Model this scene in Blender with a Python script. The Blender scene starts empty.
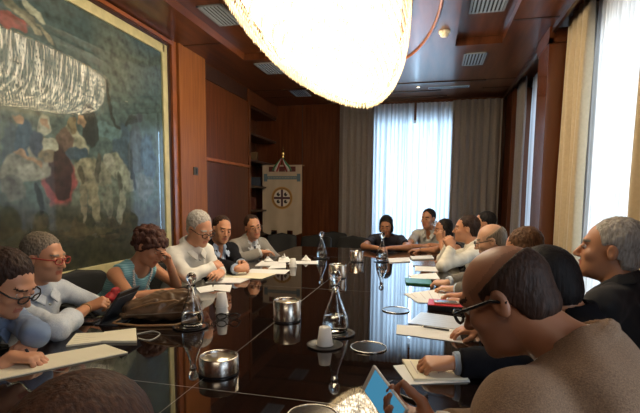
import bpy, math, random
import numpy as np
from mathutils import Vector, Matrix
random.seed(7)
scene = bpy.context.scene
COL = scene.collection
V = Vector
# ------------------------------------------------------------------ camera
F_PX = 450.0
CAM_H = 1.38
yaw = math.atan(110 / 452); pitch = math.atan(45 / 450); roll = math.radians(0.5)
FW = np.array([-math.sin(yaw) * math.cos(pitch), math.cos(yaw) * math.cos(pitch), -math.sin(pitch)])
RT = np.array([math.cos(yaw), math.sin(yaw), 0.0]); UP = np.cross(RT, FW)
_c, _s = math.cos(roll), math.sin(roll)
RT, UP = _c * RT + _s * UP, -_s * RT + _c * UP
cam_d = bpy.data.cameras.new('camera'); cam = bpy.data.objects.new('camera', cam_d); COL.objects.link(cam)
M = Matrix.Identity(4)
for i in range(3):
    M[i][0] = RT[i]; M[i][1] = UP[i]; M[i][2] = -FW[i]
M[2][3] = CAM_H
cam.matrix_world = M
cam_d.sensor_width = 36; cam_d.lens = F_PX / 640 * 36
cam_d.shift_y = -(243 - 206.5) / 640 * -1      # the photograph keeps the upper part of a taller frame
cam_d.clip_start = 0.05
scene.camera = cam
# ------------------------------------------------------------------ world, daylight, exposure
w = bpy.data.worlds.new('world'); scene.world = w; w.use_nodes = True
bg = w.node_tree.nodes['Background']; bg.inputs[0].default_value = (0.66, 0.82, 1.0, 1); bg.inputs[1].default_value = 1.6
def area(name, loc, rot, sx, sy, power, col):
    l = bpy.data.lights.new(name, 'AREA'); l.shape = 'RECTANGLE'; l.size = sx; l.size_y = sy; l.energy = power; l.color = col
    o = bpy.data.objects.new(name, l); COL.objects.link(o); o.location = loc; o.rotation_euler = rot
    return o
area('near_fill_light', (-0.2, -1.0, 2.9), (0, 0, 0), 1.6, 0.6, 14, (1.0, 0.84, 0.64))  # unseen warm fill added behind the camera to lift the dark foreground
# daylight standing just outside the windows
area('daylight_far', (-0.25, 8.35, 1.7), (math.radians(-90), 0, 0), 1.0, 2.0, 60, (0.52, 0.77, 1.0))
area('side_fill_near', (2.4, -.2, 1.8), (0, math.radians(90), 0), 2.0, 2.2, 30, (0.95, 0.97, 1.0))  # added fill outside the unseen near bay, for the back of the tweed jacket
area('daylight_side', (2.6, 3.6, 1.9), (0, math.radians(90), 0), 2.4, 2.4, 58, (0.90, 0.96, 1.0))
vs = scene.view_settings
vs.view_transform = 'Standard'; vs.look = 'None'; vs.gamma = 1.0; vs.use_curve_mapping = False
vs.exposure = 0.1
scene.cycles.max_bounces = 8; scene.cycles.transparent_max_bounces = 12

# ------------------------------------------------------------------ places measured on the photograph, turned into metres in the room
C0 = np.array([0, 0, CAM_H])
def ray(px, py): return FW + RT * (px - 320) / F_PX - UP * (py - 243) / F_PX
def at(px, py, Y):
    d = ray(px, py); return V(C0 + d * (Y / d[1]))
def onz(px, py, z=0.75):
    d = ray(px, py); return V(C0 + d * ((z - CAM_H) / d[2]))
def onx(px, py, X):
    d = ray(px, py); return V(C0 + d * (X / d[0]))

# ------------------------------------------------------------------ materials
MATS = {}
def mat(name, col, rough=0.5, metal=0.0, noise=0.0, nscale=20.0, bump=0.0, coat=0.0, stretch=(1, 1, 1), col2=None, spec=0.5, trans=0.0, emis=None, alpha=None, sheen=0.0, sub=0.0, ior=1.45, coat_rough=0.05):
    if name in MATS: return MATS[name]
    m = bpy.data.materials.new(name); m.use_nodes = True; nt = m.node_tree; p = nt.nodes['Principled BSDF']
    p.inputs['Roughness'].default_value = rough; p.inputs['Metallic'].default_value = metal
    p.inputs['Coat Weight'].default_value = coat; p.inputs['Coat Roughness'].default_value = coat_rough
    p.inputs['Specular IOR Level'].default_value = spec; p.inputs['Transmission Weight'].default_value = trans
    p.inputs['Sheen Weight'].default_value = sheen; p.inputs['IOR'].default_value = ior
    if sub: p.inputs['Subsurface Weight'].default_value = sub; p.inputs['Subsurface Radius'].default_value = (0.02, 0.008, 0.004)
    if emis: p.inputs['Emission Color'].default_value = (*emis[0], 1); p.inputs['Emission Strength'].default_value = emis[1]
    if col2 is None: col2 = tuple(c * (1 - noise) for c in col)
    tc = nt.nodes.new('ShaderNodeTexCoord'); mp = nt.nodes.new('ShaderNodeMapping'); mp.inputs['Scale'].default_value = stretch
    nz = nt.nodes.new('ShaderNodeTexNoise'); nz.inputs['Scale'].default_value = nscale; nz.inputs['Detail'].default_value = 4
    nt.links.new(tc.outputs['Object'], mp.inputs[0]); nt.links.new(mp.outputs[0], nz.inputs[0])
    if noise or col2 != tuple(col):
        r = nt.nodes.new('ShaderNodeValToRGB'); r.color_ramp.elements[0].position = 0.32; r.color_ramp.elements[1].position = 0.68
        r.color_ramp.elements[0].color = (*col2, 1); r.color_ramp.elements[1].color = (*col, 1)
        nt.links.new(nz.outputs[0], r.inputs[0]); nt.links.new(r.outputs[0], p.inputs['Base Color'])
    else: p.inputs['Base Color'].default_value = (*col, 1)
    if bump:
        b = nt.nodes.new('ShaderNodeBump'); b.inputs['Strength'].default_value = bump; b.inputs['Distance'].default_value = 0.004
        nt.links.new(nz.outputs[0], b.inputs['Height']); nt.links.new(b.outputs[0], p.inputs['Normal'])
    MATS[name] = m; return m
def attr_mat(name, rough=0.6, coat=0.0):
    m = bpy.data.materials.new(name); m.use_nodes = True; nt = m.node_tree; p = nt.nodes['Principled BSDF']
    a = nt.nodes.new('ShaderNodeAttribute'); a.attribute_name = 'paint'
    nt.links.new(a.outputs['Color'], p.inputs['Base Color']); p.inputs['Roughness'].default_value = rough; p.inputs['Coat Weight'].default_value = coat
    return m
def glass_mat(name, tint=(1, 1, 1), ior=1.45, rough=0.0):
    # thin pane: mirror reflection over clear glass
    m = bpy.data.materials.new(name); m.use_nodes = True; nt = m.node_tree; nt.nodes.clear()
    o = nt.nodes.new('ShaderNodeOutputMaterial'); mx = nt.nodes.new('ShaderNodeMixShader'); fr = nt.nodes.new('ShaderNodeFresnel'); fr.inputs[0].default_value = ior
    t = nt.nodes.new('ShaderNodeBsdfTransparent'); t.inputs[0].default_value = (*tint, 1); g = nt.nodes.new('ShaderNodeBsdfGlossy'); g.inputs['Roughness'].default_value = rough
    ge = nt.nodes.new('ShaderNodeNewGeometry'); mu = nt.nodes.new('ShaderNodeMath'); mu.operation = 'SUBTRACT'; mu.use_clamp = True   # only the outer face mirrors
    nt.links.new(fr.outputs[0], mu.inputs[0]); nt.links.new(ge.outputs['Backfacing'], mu.inputs[1]); nt.links.new(mu.outputs[0], mx.inputs[0]); nt.links.new(t.outputs[0], mx.inputs[1]); nt.links.new(g.outputs[0], mx.inputs[2]); nt.links.new(mx.outputs[0], o.inputs[0])
    return m
def sheer_mat(name, col, trans, thin=.45):
    m = bpy.data.materials.new(name); m.use_nodes = True; nt = m.node_tree; nt.nodes.clear()
    o = nt.nodes.new('ShaderNodeOutputMaterial'); mx = nt.nodes.new('ShaderNodeMixShader'); mx.inputs[0].default_value = trans
    mx2 = nt.nodes.new('ShaderNodeMixShader'); mx2.inputs[0].default_value = 0.35
    tl = nt.nodes.new('ShaderNodeBsdfTranslucent'); tl.inputs[0].default_value = (*col, 1); df = nt.nodes.new('ShaderNodeBsdfDiffuse'); df.inputs[0].default_value = (*col, 1)
    t = nt.nodes.new('ShaderNodeBsdfTransparent')
    # gathered cloth: denser and thinner pleats, their light and dark put into striped colour
    tc = nt.nodes.new('ShaderNodeTexCoord'); mp = nt.nodes.new('ShaderNodeMapping'); mp.inputs['Scale'].default_value = (24, 24, .25); nz = nt.nodes.new('ShaderNodeTexNoise'); nz.inputs['Scale'].default_value = 1.0; nz.inputs['Detail'].default_value = 3
    rp = nt.nodes.new('ShaderNodeValToRGB'); rp.color_ramp.elements[0].position = .38; rp.color_ramp.elements[1].position = .62; rp.color_ramp.elements[0].color = (*[c * thin for c in col], 1); rp.color_ramp.elements[1].color = (*col, 1)
    nt.links.new(tc.outputs['Object'], mp.inputs[0]); nt.links.new(mp.outputs[0], nz.inputs[0]); nt.links.new(nz.outputs[0], rp.inputs[0]); nt.links.new(rp.outputs[0], tl.inputs[0])
    nt.links.new(tl.outputs[0], mx2.inputs[1]); nt.links.new(df.outputs[0], mx2.inputs[2]); nt.links.new(mx2.outputs[0], mx.inputs[1]); nt.links.new(t.outputs[0], mx.inputs[2]); nt.links.new(mx.outputs[0], o.inputs[0])
    return m
wood = mat('red_brown_wood', (0.135, 0.040, 0.014), 0.30, nscale=3.0, stretch=(9, 9, 0.6), col2=(0.080, 0.021, 0.006), coat=0.1, coat_rough=0.2, spec=.3)
wood_l = mat('light_pilaster_wood', (0.30, 0.105, 0.028), 0.40, nscale=3.0, stretch=(9, 9, 0.6), col2=(0.21, 0.068, 0.018), spec=.25, coat=0.05, coat_rough=0.15)
wood_trim = mat('orange_wood_trim', (0.30, 0.09, 0.028), 0.28, noise=0.3, nscale=6, coat=0.3)
wood_dark = mat('dark_stained_wood', (0.05, 0.02, 0.011), 0.35, noise=0.4, nscale=5, stretch=(6, 6, 1), coat=0.2)
wood_ceil = mat('ceiling_veneer', (0.15, 0.046, 0.016), 0.30, nscale=2.5, stretch=(7, 0.7, 1), col2=(0.08, 0.024, 0.009), coat=0.2, coat_rough=0.15, spec=.4)
black_gap = mat('black_recess', (0.008, 0.006, 0.005), 0.6)
carpet = mat('dark_brown_carpet', (0.05, 0.03, 0.022), 0.95, noise=0.4, nscale=120, bump=0.4)
steel = mat('brushed_steel', (0.62, 0.58, 0.52), 0.25, 1.0, noise=0.15, nscale=30, stretch=(1, 1, 20))
chrome = mat('chrome', (0.8, 0.8, 0.8), 0.08, 1.0)
black_plastic = mat('black_plastic', (0.012, 0.012, 0.013), 0.35)
leather = mat('black_leather', (0.009, 0.009, 0.009), 0.5, bump=0.2, nscale=90, spec=.25)
white_paper = mat('white_paper', (0.80, 0.80, 0.78), 0.7)
cream_paper = mat('cream_paper', (0.80, 0.74, 0.56), 0.7, noise=0.05, nscale=8)
plastic_w = mat('white_plastic', (0.72, 0.70, 0.66), 0.35)
glassM = mat('clear_glass', (0.97, 0.98, 0.97), 0.0, trans=1.0, ior=1.45)
waterM = mat('still_water', (0.95, 0.97, 0.97), 0.0, trans=1.0, ior=1.33)
pane_mat = glass_mat('window_glass', (0.96, 0.98, 1.0))
pict_glass = glass_mat('picture_glass', (0.92, 0.95, 0.93), ior=1.5)
table_mat = mat('black_polished_lacquer', (0.010, 0.006, 0.005), 0.03, spec=0.9, ior=1.62)

# ------------------------------------------------------------------ object helpers
def link(name, me, m=None, parent=None):
    o = bpy.data.objects.new(name, me); COL.objects.link(o)
    if m is not None:
        for mm in (m if isinstance(m, (list, tuple)) else [m]): me.materials.append(mm)
    if parent is not None: o.parent = parent
    return o
def tag(o, label=None, cat=None, group=None, kind=None):
    if label: o['label'] = label
    if cat: o['category'] = cat
    if group: o['group'] = group
    if kind: o['kind'] = kind
    return o
def thing(name, label, cat, loc=(0, 0, 0), rz=0.0, group=None):
    o = bpy.data.objects.new(name, None); COL.objects.link(o); o.location = loc; o.rotation_euler = (0, 0, rz); o.empty_display_size = 0.05
    return tag(o, label, cat, group)
def copy_tree(o, parent=None):
    c = o.copy(); COL.objects.link(c)
    if parent is not None: c.parent = parent
    for ch in list(o.children): copy_tree(ch, c)
    return c
class MB:
    def __init__(s): s.v = []; s.f = []; s.sm = []; s.mi = []
    def add(s, vs, fs, smooth=False, mi=0):
        n = len(s.v); s.v += [tuple(v) for v in vs]
        for f in fs: s.f.append(tuple(i + n for i in f)); s.sm.append(smooth); s.mi.append(mi)
    def box(s, lo, hi, mi=0, mtx=None):
        x0, y0, z0 = lo; x1, y1, z1 = hi
        vs = [V(p) for p in ((x0, y0, z0), (x1, y0, z0), (x1, y1, z0), (x0, y1, z0), (x0, y0, z1), (x1, y0, z1), (x1, y1, z1), (x0, y1, z1))]
        if mtx is not None: vs = [mtx @ v for v in vs]
        s.add(vs, [(0, 3, 2, 1), (4, 5, 6, 7), (0, 1, 5, 4), (1, 2, 6, 5), (2, 3, 7, 6), (3, 0, 4, 7)], mi=mi); return s
    def prism(s, pts, z0, z1, mi=0):
        n = len(pts); vs = [(p[0], p[1], z0) for p in pts] + [(p[0], p[1], z1) for p in pts]
        s.add(vs, [tuple(range(n))[::-1], tuple(range(n, 2 * n))] + [(i, (i + 1) % n, n + (i + 1) % n, n + i) for i in range(n)], mi=mi); return s
    def lathe(s, prof, c=(0, 0, 0), n=24, mi=0, closed=True):
        vs = []; fs = []
        for r, z in prof:
            for k in range(n):
                a = 2 * math.pi * k / n; vs.append((c[0] + r * math.cos(a), c[1] + r * math.sin(a), c[2] + z))
        for i in range(len(prof) - 1):
            for k in range(n):
                k2 = (k + 1) % n; fs.append((i * n + k, i * n + k2, (i + 1) * n + k2, (i + 1) * n + k))
        s.add(vs, fs, True, mi)
        if closed:
            s.add([vs[k] for k in range(n)], [tuple(range(n))[::-1]], False, mi); s.add([vs[(len(prof) - 1) * n + k] for k in range(n)], [tuple(range(n))], False, mi)
        return s
    def tube(s, pts, r, n=8, mi=0, closed=False):
        pts = [V(p) for p in pts]; m = len(pts); vs = []; fs = []
        rr = r if isinstance(r, (list, tuple)) else [r] * m
        prev = None
        for i, p in enumerate(pts):
            if closed: d = pts[(i + 1) % m] - pts[i - 1]
            else: d = pts[min(i + 1, m - 1)] - pts[max(i - 1, 0)]
            d.normalize()
            if prev is None: u = d.orthogonal().normalized()
            else: u = (prev - d * prev.dot(d)).normalized()
            prev = u; w_ = d.cross(u)
            for k in range(n):
                a = 2 * math.pi * k / n; vs.append(p + (u * math.cos(a) + w_ * math.sin(a)) * rr[i])
        for i in range(m if closed else m - 1):
            i2 = (i + 1) % m
            for k in range(n): k2 = (k + 1) % n; fs.append((i * n + k, i * n + k2, i2 * n + k2, i2 * n + k))
        s.add(vs, fs, True, mi)
        if not closed: s.add(vs[:n], [tuple(range(n))[::-1]], False, mi); s.add(vs[-n:], [tuple(range(n))], False, mi)
        return s
    def build(s, name, m, parent=None, bevel=0.0, origin=None):
        me = bpy.data.meshes.new(name); vs = s.v
        if origin is not None: vs = [(v[0] - origin[0], v[1] - origin[1], v[2] - origin[2]) for v in vs]
        me.from_pydata(vs, [], s.f); me.update()
        me.polygons.foreach_set('use_smooth', s.sm); me.polygons.foreach_set('material_index', s.mi)
        o = link(name, me, m, parent)
        if origin is not None: o.location = origin
        if bevel:
            b = o.modifiers.new('bevel', 'BEVEL'); b.width = bevel; b.segments = 2; b.limit_method = 'ANGLE'
        return o
def struct(name, mb, m, parent=None, bevel=0.0):
    o = mb.build(name, m, parent, bevel)
    if parent is None: o['kind'] = 'structure'
    return o

# ================================================================== THE ROOM
CZ = 2.97            # ceiling height
XL, XR = -2.65, 1.40 # left and right wall faces
YN, YF = -1.7, 7.65
struct('floor', MB().box((-3.2, YN - .1, -0.1), (1.6, YF + .2, 0.0)), carpet)
# back wall with the window opening
b = MB(); wx0, wx1, wz0, wz1 = -0.98, 0.34, 0.35, 2.66
b.box((-3.2, YF, 0), (wx0, YF + .15, 3.1)); b.box((wx1, YF, 0), (1.6, YF + .15, 3.1)); b.box((wx0, YF, 0), (wx1, YF + .15, wz0)); b.box((wx0, YF, wz1), (wx1, YF + .15, 3.1))
struct('wall_back', b, wood)
b = MB()
for x in (-2.2, -1.45, 1.0): b.box((x, YF - .006, 0.1), (x + .012, YF, CZ))
struct('trim_1', b, wood_dark)
struct('wall_near', MB().box((-3.2, YN - .1, 0), (1.6, YN, 3.1)), wood)
# left wall: flat part behind the picture, the cupboards and the open shelf niche at the far end
b = MB(); b.box((XL - .12, YN, 0), (XL, 6.36, 3.1)); b.box((-3.2, 6.36, 0), (-3.05, YF, 3.1)); b.box((-3.05, 6.30, 0), (XL - .12, 6.36, 3.1))
struct('wall_left', b, wood)
# window maker
def window(n, axis, a0, a1, z0, z1, pos):
    f = MB(); g = MB(); t = 0.05
    def bx(mb, u0, u1, w0, w1, d=0.05):
        if axis == 'y': mb.box((u0, pos, w0), (u1, pos + d, w1))
        else: mb.box((pos, u0, w0), (pos + d, u1, w1))
    bx(f, a0, a0 + t, z0, z1); bx(f, a1 - t, a1, z0, z1); bx(f, a0, a1, z0, z0 + t); bx(f, a0, a1, z1 - t, z1); m_ = (a0 + a1) / 2
    if n > 1: bx(f, m_ - .02, m_ + .02, z0, z1)
    bx(g, a0 + t, a1 - t, z0 + t, z1 - t, 0.006)
    fr = f.build('window_%d' % n, mat('white_window_frame', (0.55, 0.53, 0.5), 0.4)); fr['kind'] = 'structure'
    g.build('pane', pane_mat, fr); return fr
window(1, 'y', wx0, wx1, wz0, wz1, YF + .06)
# right wall: bays with tall windows between wooden piers
bays = [(-1.2, 0.9), (3.02, 4.30), (5.38, 7.10)]  # first bay is unseen, added so fill light reaches the near right side
b = MB(); ys = YN
for y0, y1 in bays:
    b.box((XR, ys, 0), (XR + .15, y0, 3.1)); b.box((XR, y0, 0), (XR + .15, y1, 0.3)); b.box((XR, y0, 2.80), (XR + .15, y1, 3.1)); ys = y1
b.box((XR, ys, 0), (XR + .15, YF + .15, 3.1))
struct('wall_right', b, wood)
for i, (y0, y1) in enumerate(bays): window(2 + i, 'x', y0, y1, 0.3, 2.8, XR + .06)
# pier between the side windows
b = MB(); b.box((1.03, 4.74, 0), (XR, 5.16, CZ)); struct('trim_2', b, mat('pier_wood', (0.14, 0.042, 0.016), 0.16, nscale=3.0, stretch=(9, 9, 0.6), col2=(0.13, 0.038, 0.016), coat=0.6, coat_rough=0.08))
b = MB(); b.box((1.02, 4.70, CZ - .14), (1.06, 5.2, CZ)); b.box((1.02, 4.70, CZ - .14), (XR, 4.74, CZ - .10)); struct('trim_3', b, wood)
b = MB(); b.box((1.10, 7.10, 0), (XR, YF, CZ)); struct('trim_4', b, wood)
# ceiling: veneer slab with grooves and recessed coffers
b = MB()
xs = [-3.2, -2.16, -1.70, 0.20, 0.66, 1.06]
cof = (2.2, 5.07)
b.box((-3.2, YN - .1, CZ), (-2.16, YF + .2, CZ + .03)); b.box((-1.70, YN - .1, CZ), (.20, YF + .2, CZ + .03)); b.box((.66, YN - .1, CZ), (1.06, YF + .2, CZ + .03))
for x0, x1 in ((-2.16, -1.70), (.20, .66)):
    b.box((x0, cof[1], CZ), (x1, YF + .2, CZ + .03)); b.box((x0, YN - .1, CZ), (x1, cof[0], CZ + .03)); b.box((x0, cof[0], CZ + .075), (x1, cof[1], CZ + .11))
    b.box((x0 - .01, cof[0], CZ + .03), (x0, cof[1], CZ + .11)); b.box((x1, cof[0], CZ + .03), (x1 + .01, cof[1], CZ + .11)); b.box((x0, cof[1], CZ + .03), (x1, cof[1] + .01, CZ + .11))
b.box((1.06, YN - .1, CZ + .12), (1.6, YF + .2, CZ + .16))
struct('ceiling', b, wood_ceil)
b = MB()
for y in (4.45, 6.50, 6.98): b.box((-2.64, y, CZ - .004), (-2.17, y + .035, CZ + .001)); b.box((.67, y, CZ - .004), (1.05, y + .035, CZ + .001))
b.box((-2.17, 6.50, CZ - .012), (.67, 6.56, CZ)); b.box((-1.4, 6.98, CZ - .012), (0.1, 7.03, CZ)); b.box((-1.4, 7.36, CZ - .012), (0.2, 7.40, CZ))
struct('trim_5', b, wood_dark)
b = MB(); b.box((1.04, YN, CZ - .05), (1.07, 7.6, CZ + .13)); struct('trim_6', b, wood_dark)   # pelmet that hides the curtain rail
b = MB(); b.tube([(-.75 + .80 * math.cos(a), 3.6 + 2.1 * math.sin(a), CZ - .008) for a in [2 * math.pi * i / 64 for i in range(64)]], .014, 6, closed=True)
struct('trim_7', b, wood_trim)
# left wall joinery
b = MB(); b.box((XL, 4.36, 0), (XL + .06, 4.93, CZ)); struct('trim_8', b, wood_l)
b = MB(); b.box((XL, 4.27, 0.1), (XL + .035, 4.35, CZ)); b.box((XL, 0.2, CZ - .045), (XL + .04, 4.27, CZ - .012)); b.box((XL, 4.93, 0.1), (XL + .03, 4.955, CZ - .1)); struct('trim_9', b, wood_trim)
b = MB(); b.box((XL, 4.0 + .13, .7), (XL + .012, 4.27, CZ - .05)); b.box((XL, 0.2, 2.875), (XL + .012, 4.13, CZ - .045)); struct('trim_10', b, wood_dark)
b = MB(); b.box((XL, YN, 0.1), (XL + .02, 4.27, .80)); struct('trim_11', b, wood)
b = MB(); b.box((XL, YN, 0), (XL + .03, 6.3, .1)); struct('baseboard_left', b, wood_dark)
# built-in cupboard
cb = thing('wall_cupboard', 'tall red-brown built-in cupboard of two panel doors in the left wall', 'cupboard', (XL, 5.6, 0))
def part(mb, name, m, parent, bevel=0.0):
    o = mb.build(name, m, parent, bevel); o.matrix_parent_inverse = parent.matrix_basis.inverted() if False else Matrix.Identity(4)
    o.matrix_basis = Matrix.LocRotScale(parent.location, parent.rotation_euler, None).inverted(); return o
part(MB().box((XL, 4.96, 2.78), (XL + .02, 6.30, CZ - .02)), 'header', wood_dark, cb)
part(MB().box((XL, 4.99, 1.86), (XL + .03, 6.26, 2.76)), 'door', wood, cb, .004)
part(MB().box((XL, 4.99, 0.15), (XL + .03, 6.26, 1.81)), 'door', mat('lower_door_wood', (0.10, 0.030, 0.011), 0.3, nscale=3.0, stretch=(9, 9, 0.6), col2=(0.058, 0.016, 0.006), coat=0.25), cb, .004)
part(MB().box((XL, 4.96, 1.815), (XL + .045, 6.30, 1.855)), 'rail', wood_trim, cb)
part(MB().box((XL, 6.265, 0.1), (XL + .04, 6.34, CZ - .02)), 'side_post', wood, cb)
sw = thing('light_switch', 'small dark metal switch plate on the pale wood pilaster', 'switch', (XL + .06, 4.66, 1.67))
MB().box((0, -.05, -.045), (.008, .05, .045)).build('plate', mat('bronze_plate', (0.10, 0.07, 0.04), 0.35, 0.8), sw, .002)
MB().box((.008, .0, -.03), (.014, .035, .03)).build('rocker', mat('dark_rocker', (0.015, 0.013, 0.012), 0.4), sw, .001)
# shelves in the niche
sh = thing('shelf_unit', 'open dark wooden shelves in the corner niche beside the banner', 'shelf', (-2.85, 7.0, 0))
for z in (0.75, 1.15, 1.53, 1.93, 2.33, 2.72): part(MB().box((-3.05, 6.37, z), (XL - .02, YF - .01, z + .03)), 'shelf', wood_dark, sh)
part(MB().box((-3.05, 6.37, 2.76), (XL + .0, YF - .01, CZ - .01)), 'top_panel', wood, sh)
for i, (y, z, h, c, nm) in enumerate([(6.75, 1.56, .22, (0.35, 0.3, 0.25), 'pale'), (6.95, 1.18, .2, (0.10, 0.03, 0.02), 'dark red'), (7.2, 1.56, .16, (0.04, 0.05, 0.07), 'dark blue'), (7.05, 1.96, .16, (0.12, 0.07, 0.03), 'brown')]):
    o = MB().box((-3.0, y, z), (-2.8, y + .06, z + h)).build('box_file', mat('file_%d' % i, c, .6), None, .003); tag(o, '%s box file standing on the corner niche shelves' % nm, 'box file')

# ------------------------------------------------------------------ ceiling fittings
def vent(x, y, z, label, group, lx=.24, ly=.46, nb=6):
    t = thing('ceiling_vent', label, 'vent', (x, y, z), 0, group)
    f = MB(); a, c = lx / 2, ly / 2; e = .018
    f.box((-a, -c, -.012), (-a + e, c, 0)); f.box((a - e, -c, -.012), (a, c, 0)); f.box((-a, -c, -.012), (a, -c + e, 0)); f.box((-a, c - e, -.012), (a, c, 0))
    f.build('frame', mat('grey_metal', (0.26, 0.28, 0.30), 0.55, 0.2), t)
    MB().box((-a + e, -c + e, -.003), (a - e, c - e, 0)).build('backing', black_gap, t)
    s = MB()
    for k in range(nb):
        x_ = -a + e + (k + .5) * (lx - 2 * e) / nb; s.box((x_ - .006, -c + e, -.012), (x_ + .010, c - e, -.006))
    s.build('slat', mat('vent_slat', (0.30, 0.35, 0.40), 0.6, 0.0), t)
    return t
vent(-1.93, 3.98, CZ + .075, 'ceiling air vent nearest the painting, in the recess', 'ceiling vents')
vent(-1.98, 5.43, CZ, 'ceiling air vent above the tall cupboard', 'ceiling vents')
vent(-1.98, 6.75, CZ, 'ceiling air vent by the back wall left of the chandelier tip', 'ceiling vents')
vent(.43, 4.12, CZ + .075, 'large ceiling air vent at the top edge, in the right recess', 'ceiling vents', .30, .6, 8)
vent(.43, 5.56, CZ, 'ceiling air vent on the right, just beyond the recess', 'ceiling vents', .24, .46)
t = thing('linear_diffuser', 'long thin blue-grey linear air diffuser near the far window', 'vent', (.2, 6.84, CZ))
MB().box((-.28, -.05, -.01), (.28, .05, 0)).build('frame', mat('blue_grey_metal', (0.42, 0.52, 0.60), 0.3, 0.4), t)
MB().box((-.27, -.012, -.013), (.27, .012, -.01)).build('slot', black_gap, t)
t = thing('smoke_detector', 'small round cream smoke detector on the ceiling beside the chandelier', 'smoke detector', (.08, 4.62, CZ))
MB().lathe([(.055, 0), (.055, -.015), (.05, -.02)][::-1], n=24).build('base', mat('cream_plastic', (0.75, 0.66, 0.48), 0.4), t)
MB().lathe([(.038, -.02), (.034, -.045), (.02, -.052)][::-1], n=24).build('sensor', mat('cream_plastic', None), t)
t = thing('ceiling_spotlight', 'tiny recessed spotlight in the ceiling before the far curtains', 'spotlight', (-.22, 6.75, CZ))
MB().lathe([(.03, 0), (.03, -.006)][::-1], n=20).build('ring', chrome, t)
MB().lathe([(.022, 0), (.022, -.009)][::-1], n=20).build('bulb', mat('spot_bulb', (1, .9, .7), .4, emis=((1, .85, .6), 2.5)), t)

# ------------------------------------------------------------------ chandelier: boat-shaped crystal bowl hung along the table
CH = V((-.75, 3.60, 3.06)); CA, CB, CC, CP, CV = .56, 2.05, .74, 1.65, 3.94
ch = thing('chandelier', 'huge glowing boat-shaped crystal chandelier hanging over the table', 'chandelier', (CH.x, CH.y, CZ))
off = CH.z - CZ
def plan(t):
    c_, s_ = math.cos(t), math.sin(t); e_ = CP if s_ > 0 else 2.2
    return (CA * math.copysign(abs(c_) ** (2 / e_), c_), CB * math.copysign(abs(s_) ** (2 / e_), s_))
_tt = np.linspace(0, 2 * np.pi, 1441); _pl = np.array([plan(t) for t in _tt]); _cs = np.concatenate([[0], np.cumsum(np.hypot(*np.diff(_pl, axis=0).T))])
def plan_even(n, ph=0.0):
    u = ((np.arange(n) + ph) / n % 1) * _cs[-1]; return np.stack([np.interp(u, _cs, _pl[:, 0]), np.interp(u, _cs, _pl[:, 1])], 1)
# profile of the bowl from the ceiling down its steep sides and across the flat underside: (scale, depth)
prof_ = []
ee = np.linspace(0, math.pi / 2, 400); pr_ = np.stack([np.cos(ee) ** (2 / CV), np.sin(ee) ** (2 / CV) * CC], 1); pr_ = pr_[pr_[:, 1] > off + .005]
acc_ = 0; last = pr_[0]; prof_.append(last)
for q in pr_[1:]:
    if math.hypot((q[0] - last[0]) * .9, q[1] - last[1]) > .062: prof_.append(q); last = q
glow = MB(); NU = 72; kk = .86; base_ = plan_even(NU); pp_ = pr_[::12]
vs_ = [V((p[0] * q[0] * kk, p[1] * q[0] * (1 - (1 - kk) * CA / CB), off - q[1] + (.045 if q[1] > .12 else 0))) for q in pp_ for p in base_]; n_ = len(pp_)
fs_ = [(j * NU + i, j * NU + (i + 1) % NU, (j + 1) * NU + (i + 1) % NU, (j + 1) * NU + i) for j in range(n_ - 1) for i in range(NU)] + [tuple((n_ - 1) * NU + i for i in range(NU))]
glow.add(vs_, fs_, True)
gm_ = mat('glowing_lamp_glass', (1, .95, .85), 0.5, emis=((1.0, 0.84, 0.60), 7.0)); nt = gm_.node_tree
tc = nt.nodes.new('ShaderNodeTexCoord'); mp = nt.nodes.new('ShaderNodeMapping'); mp.inputs['Scale'].default_value = (14, 14, 1.6); nz = nt.nodes.new('ShaderNodeTexNoise'); nz.inputs['Scale'].default_value = 1.6; nz.inputs['Detail'].default_value = 3
rp = nt.nodes.new('ShaderNodeMapRange'); rp.inputs[1].default_value = .44; rp.inputs[2].default_value = .64; rp.inputs[3].default_value = 1.6; rp.inputs[4].default_value = 17.0
nt.links.new(tc.outputs['Object'], mp.inputs[0]); nt.links.new(mp.outputs[0], nz.inputs[0]); nt.links.new(nz.outputs[0], rp.inputs[0]); nt.links.new(rp.outputs[0], nt.nodes['Principled BSDF'].inputs['Emission Strength'])
glow.build('lamp_diffuser', gm_, ch)
cr = MB(); rr_ = random.Random(4)
for j, q in enumerate(prof_):
    n = max(8, int(_cs[-1] * q[0] / .042))
    for x, y in plan_even(n, .5 * (j % 2)) * q[0]:
        z = off - q[1] + rr_.uniform(-.008, .008); r_ = .0075; L_ = .056
        top = V((x, y, min(z + L_ * .6, -.002))); 
        cr.add([top, V((x + r_, y, z + .02)), V((x, y + r_, z + .02)), V((x - r_, y, z + .02)), V((x, y - r_, z + .02)), V((x, y, z - L_ * .35))],
               [(1, 2, 0), (2, 3, 0), (3, 4, 0), (4, 1, 0), (2, 1, 5), (3, 2, 5), (4, 3, 5), (1, 4, 5)])
cry = cr.build('crystal_drops', mat('lead_crystal_glow', (0.95, 0.80, 0.55), 0.05, trans=0.55, ior=1.5, emis=((1.0, 0.82, 0.52), .25)), ch); cry['kind'] = 'stuff'  # drops are no lamps; faint emission stands in for lamplight caught in them
rg = MB(); rg.tube([(x, y, -.02) for x, y in plan_even(90)], .014, 6, closed=True)
rg.build('rim', mat('brass', (0.7, 0.5, 0.2), 0.25, 1.0), ch)

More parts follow.
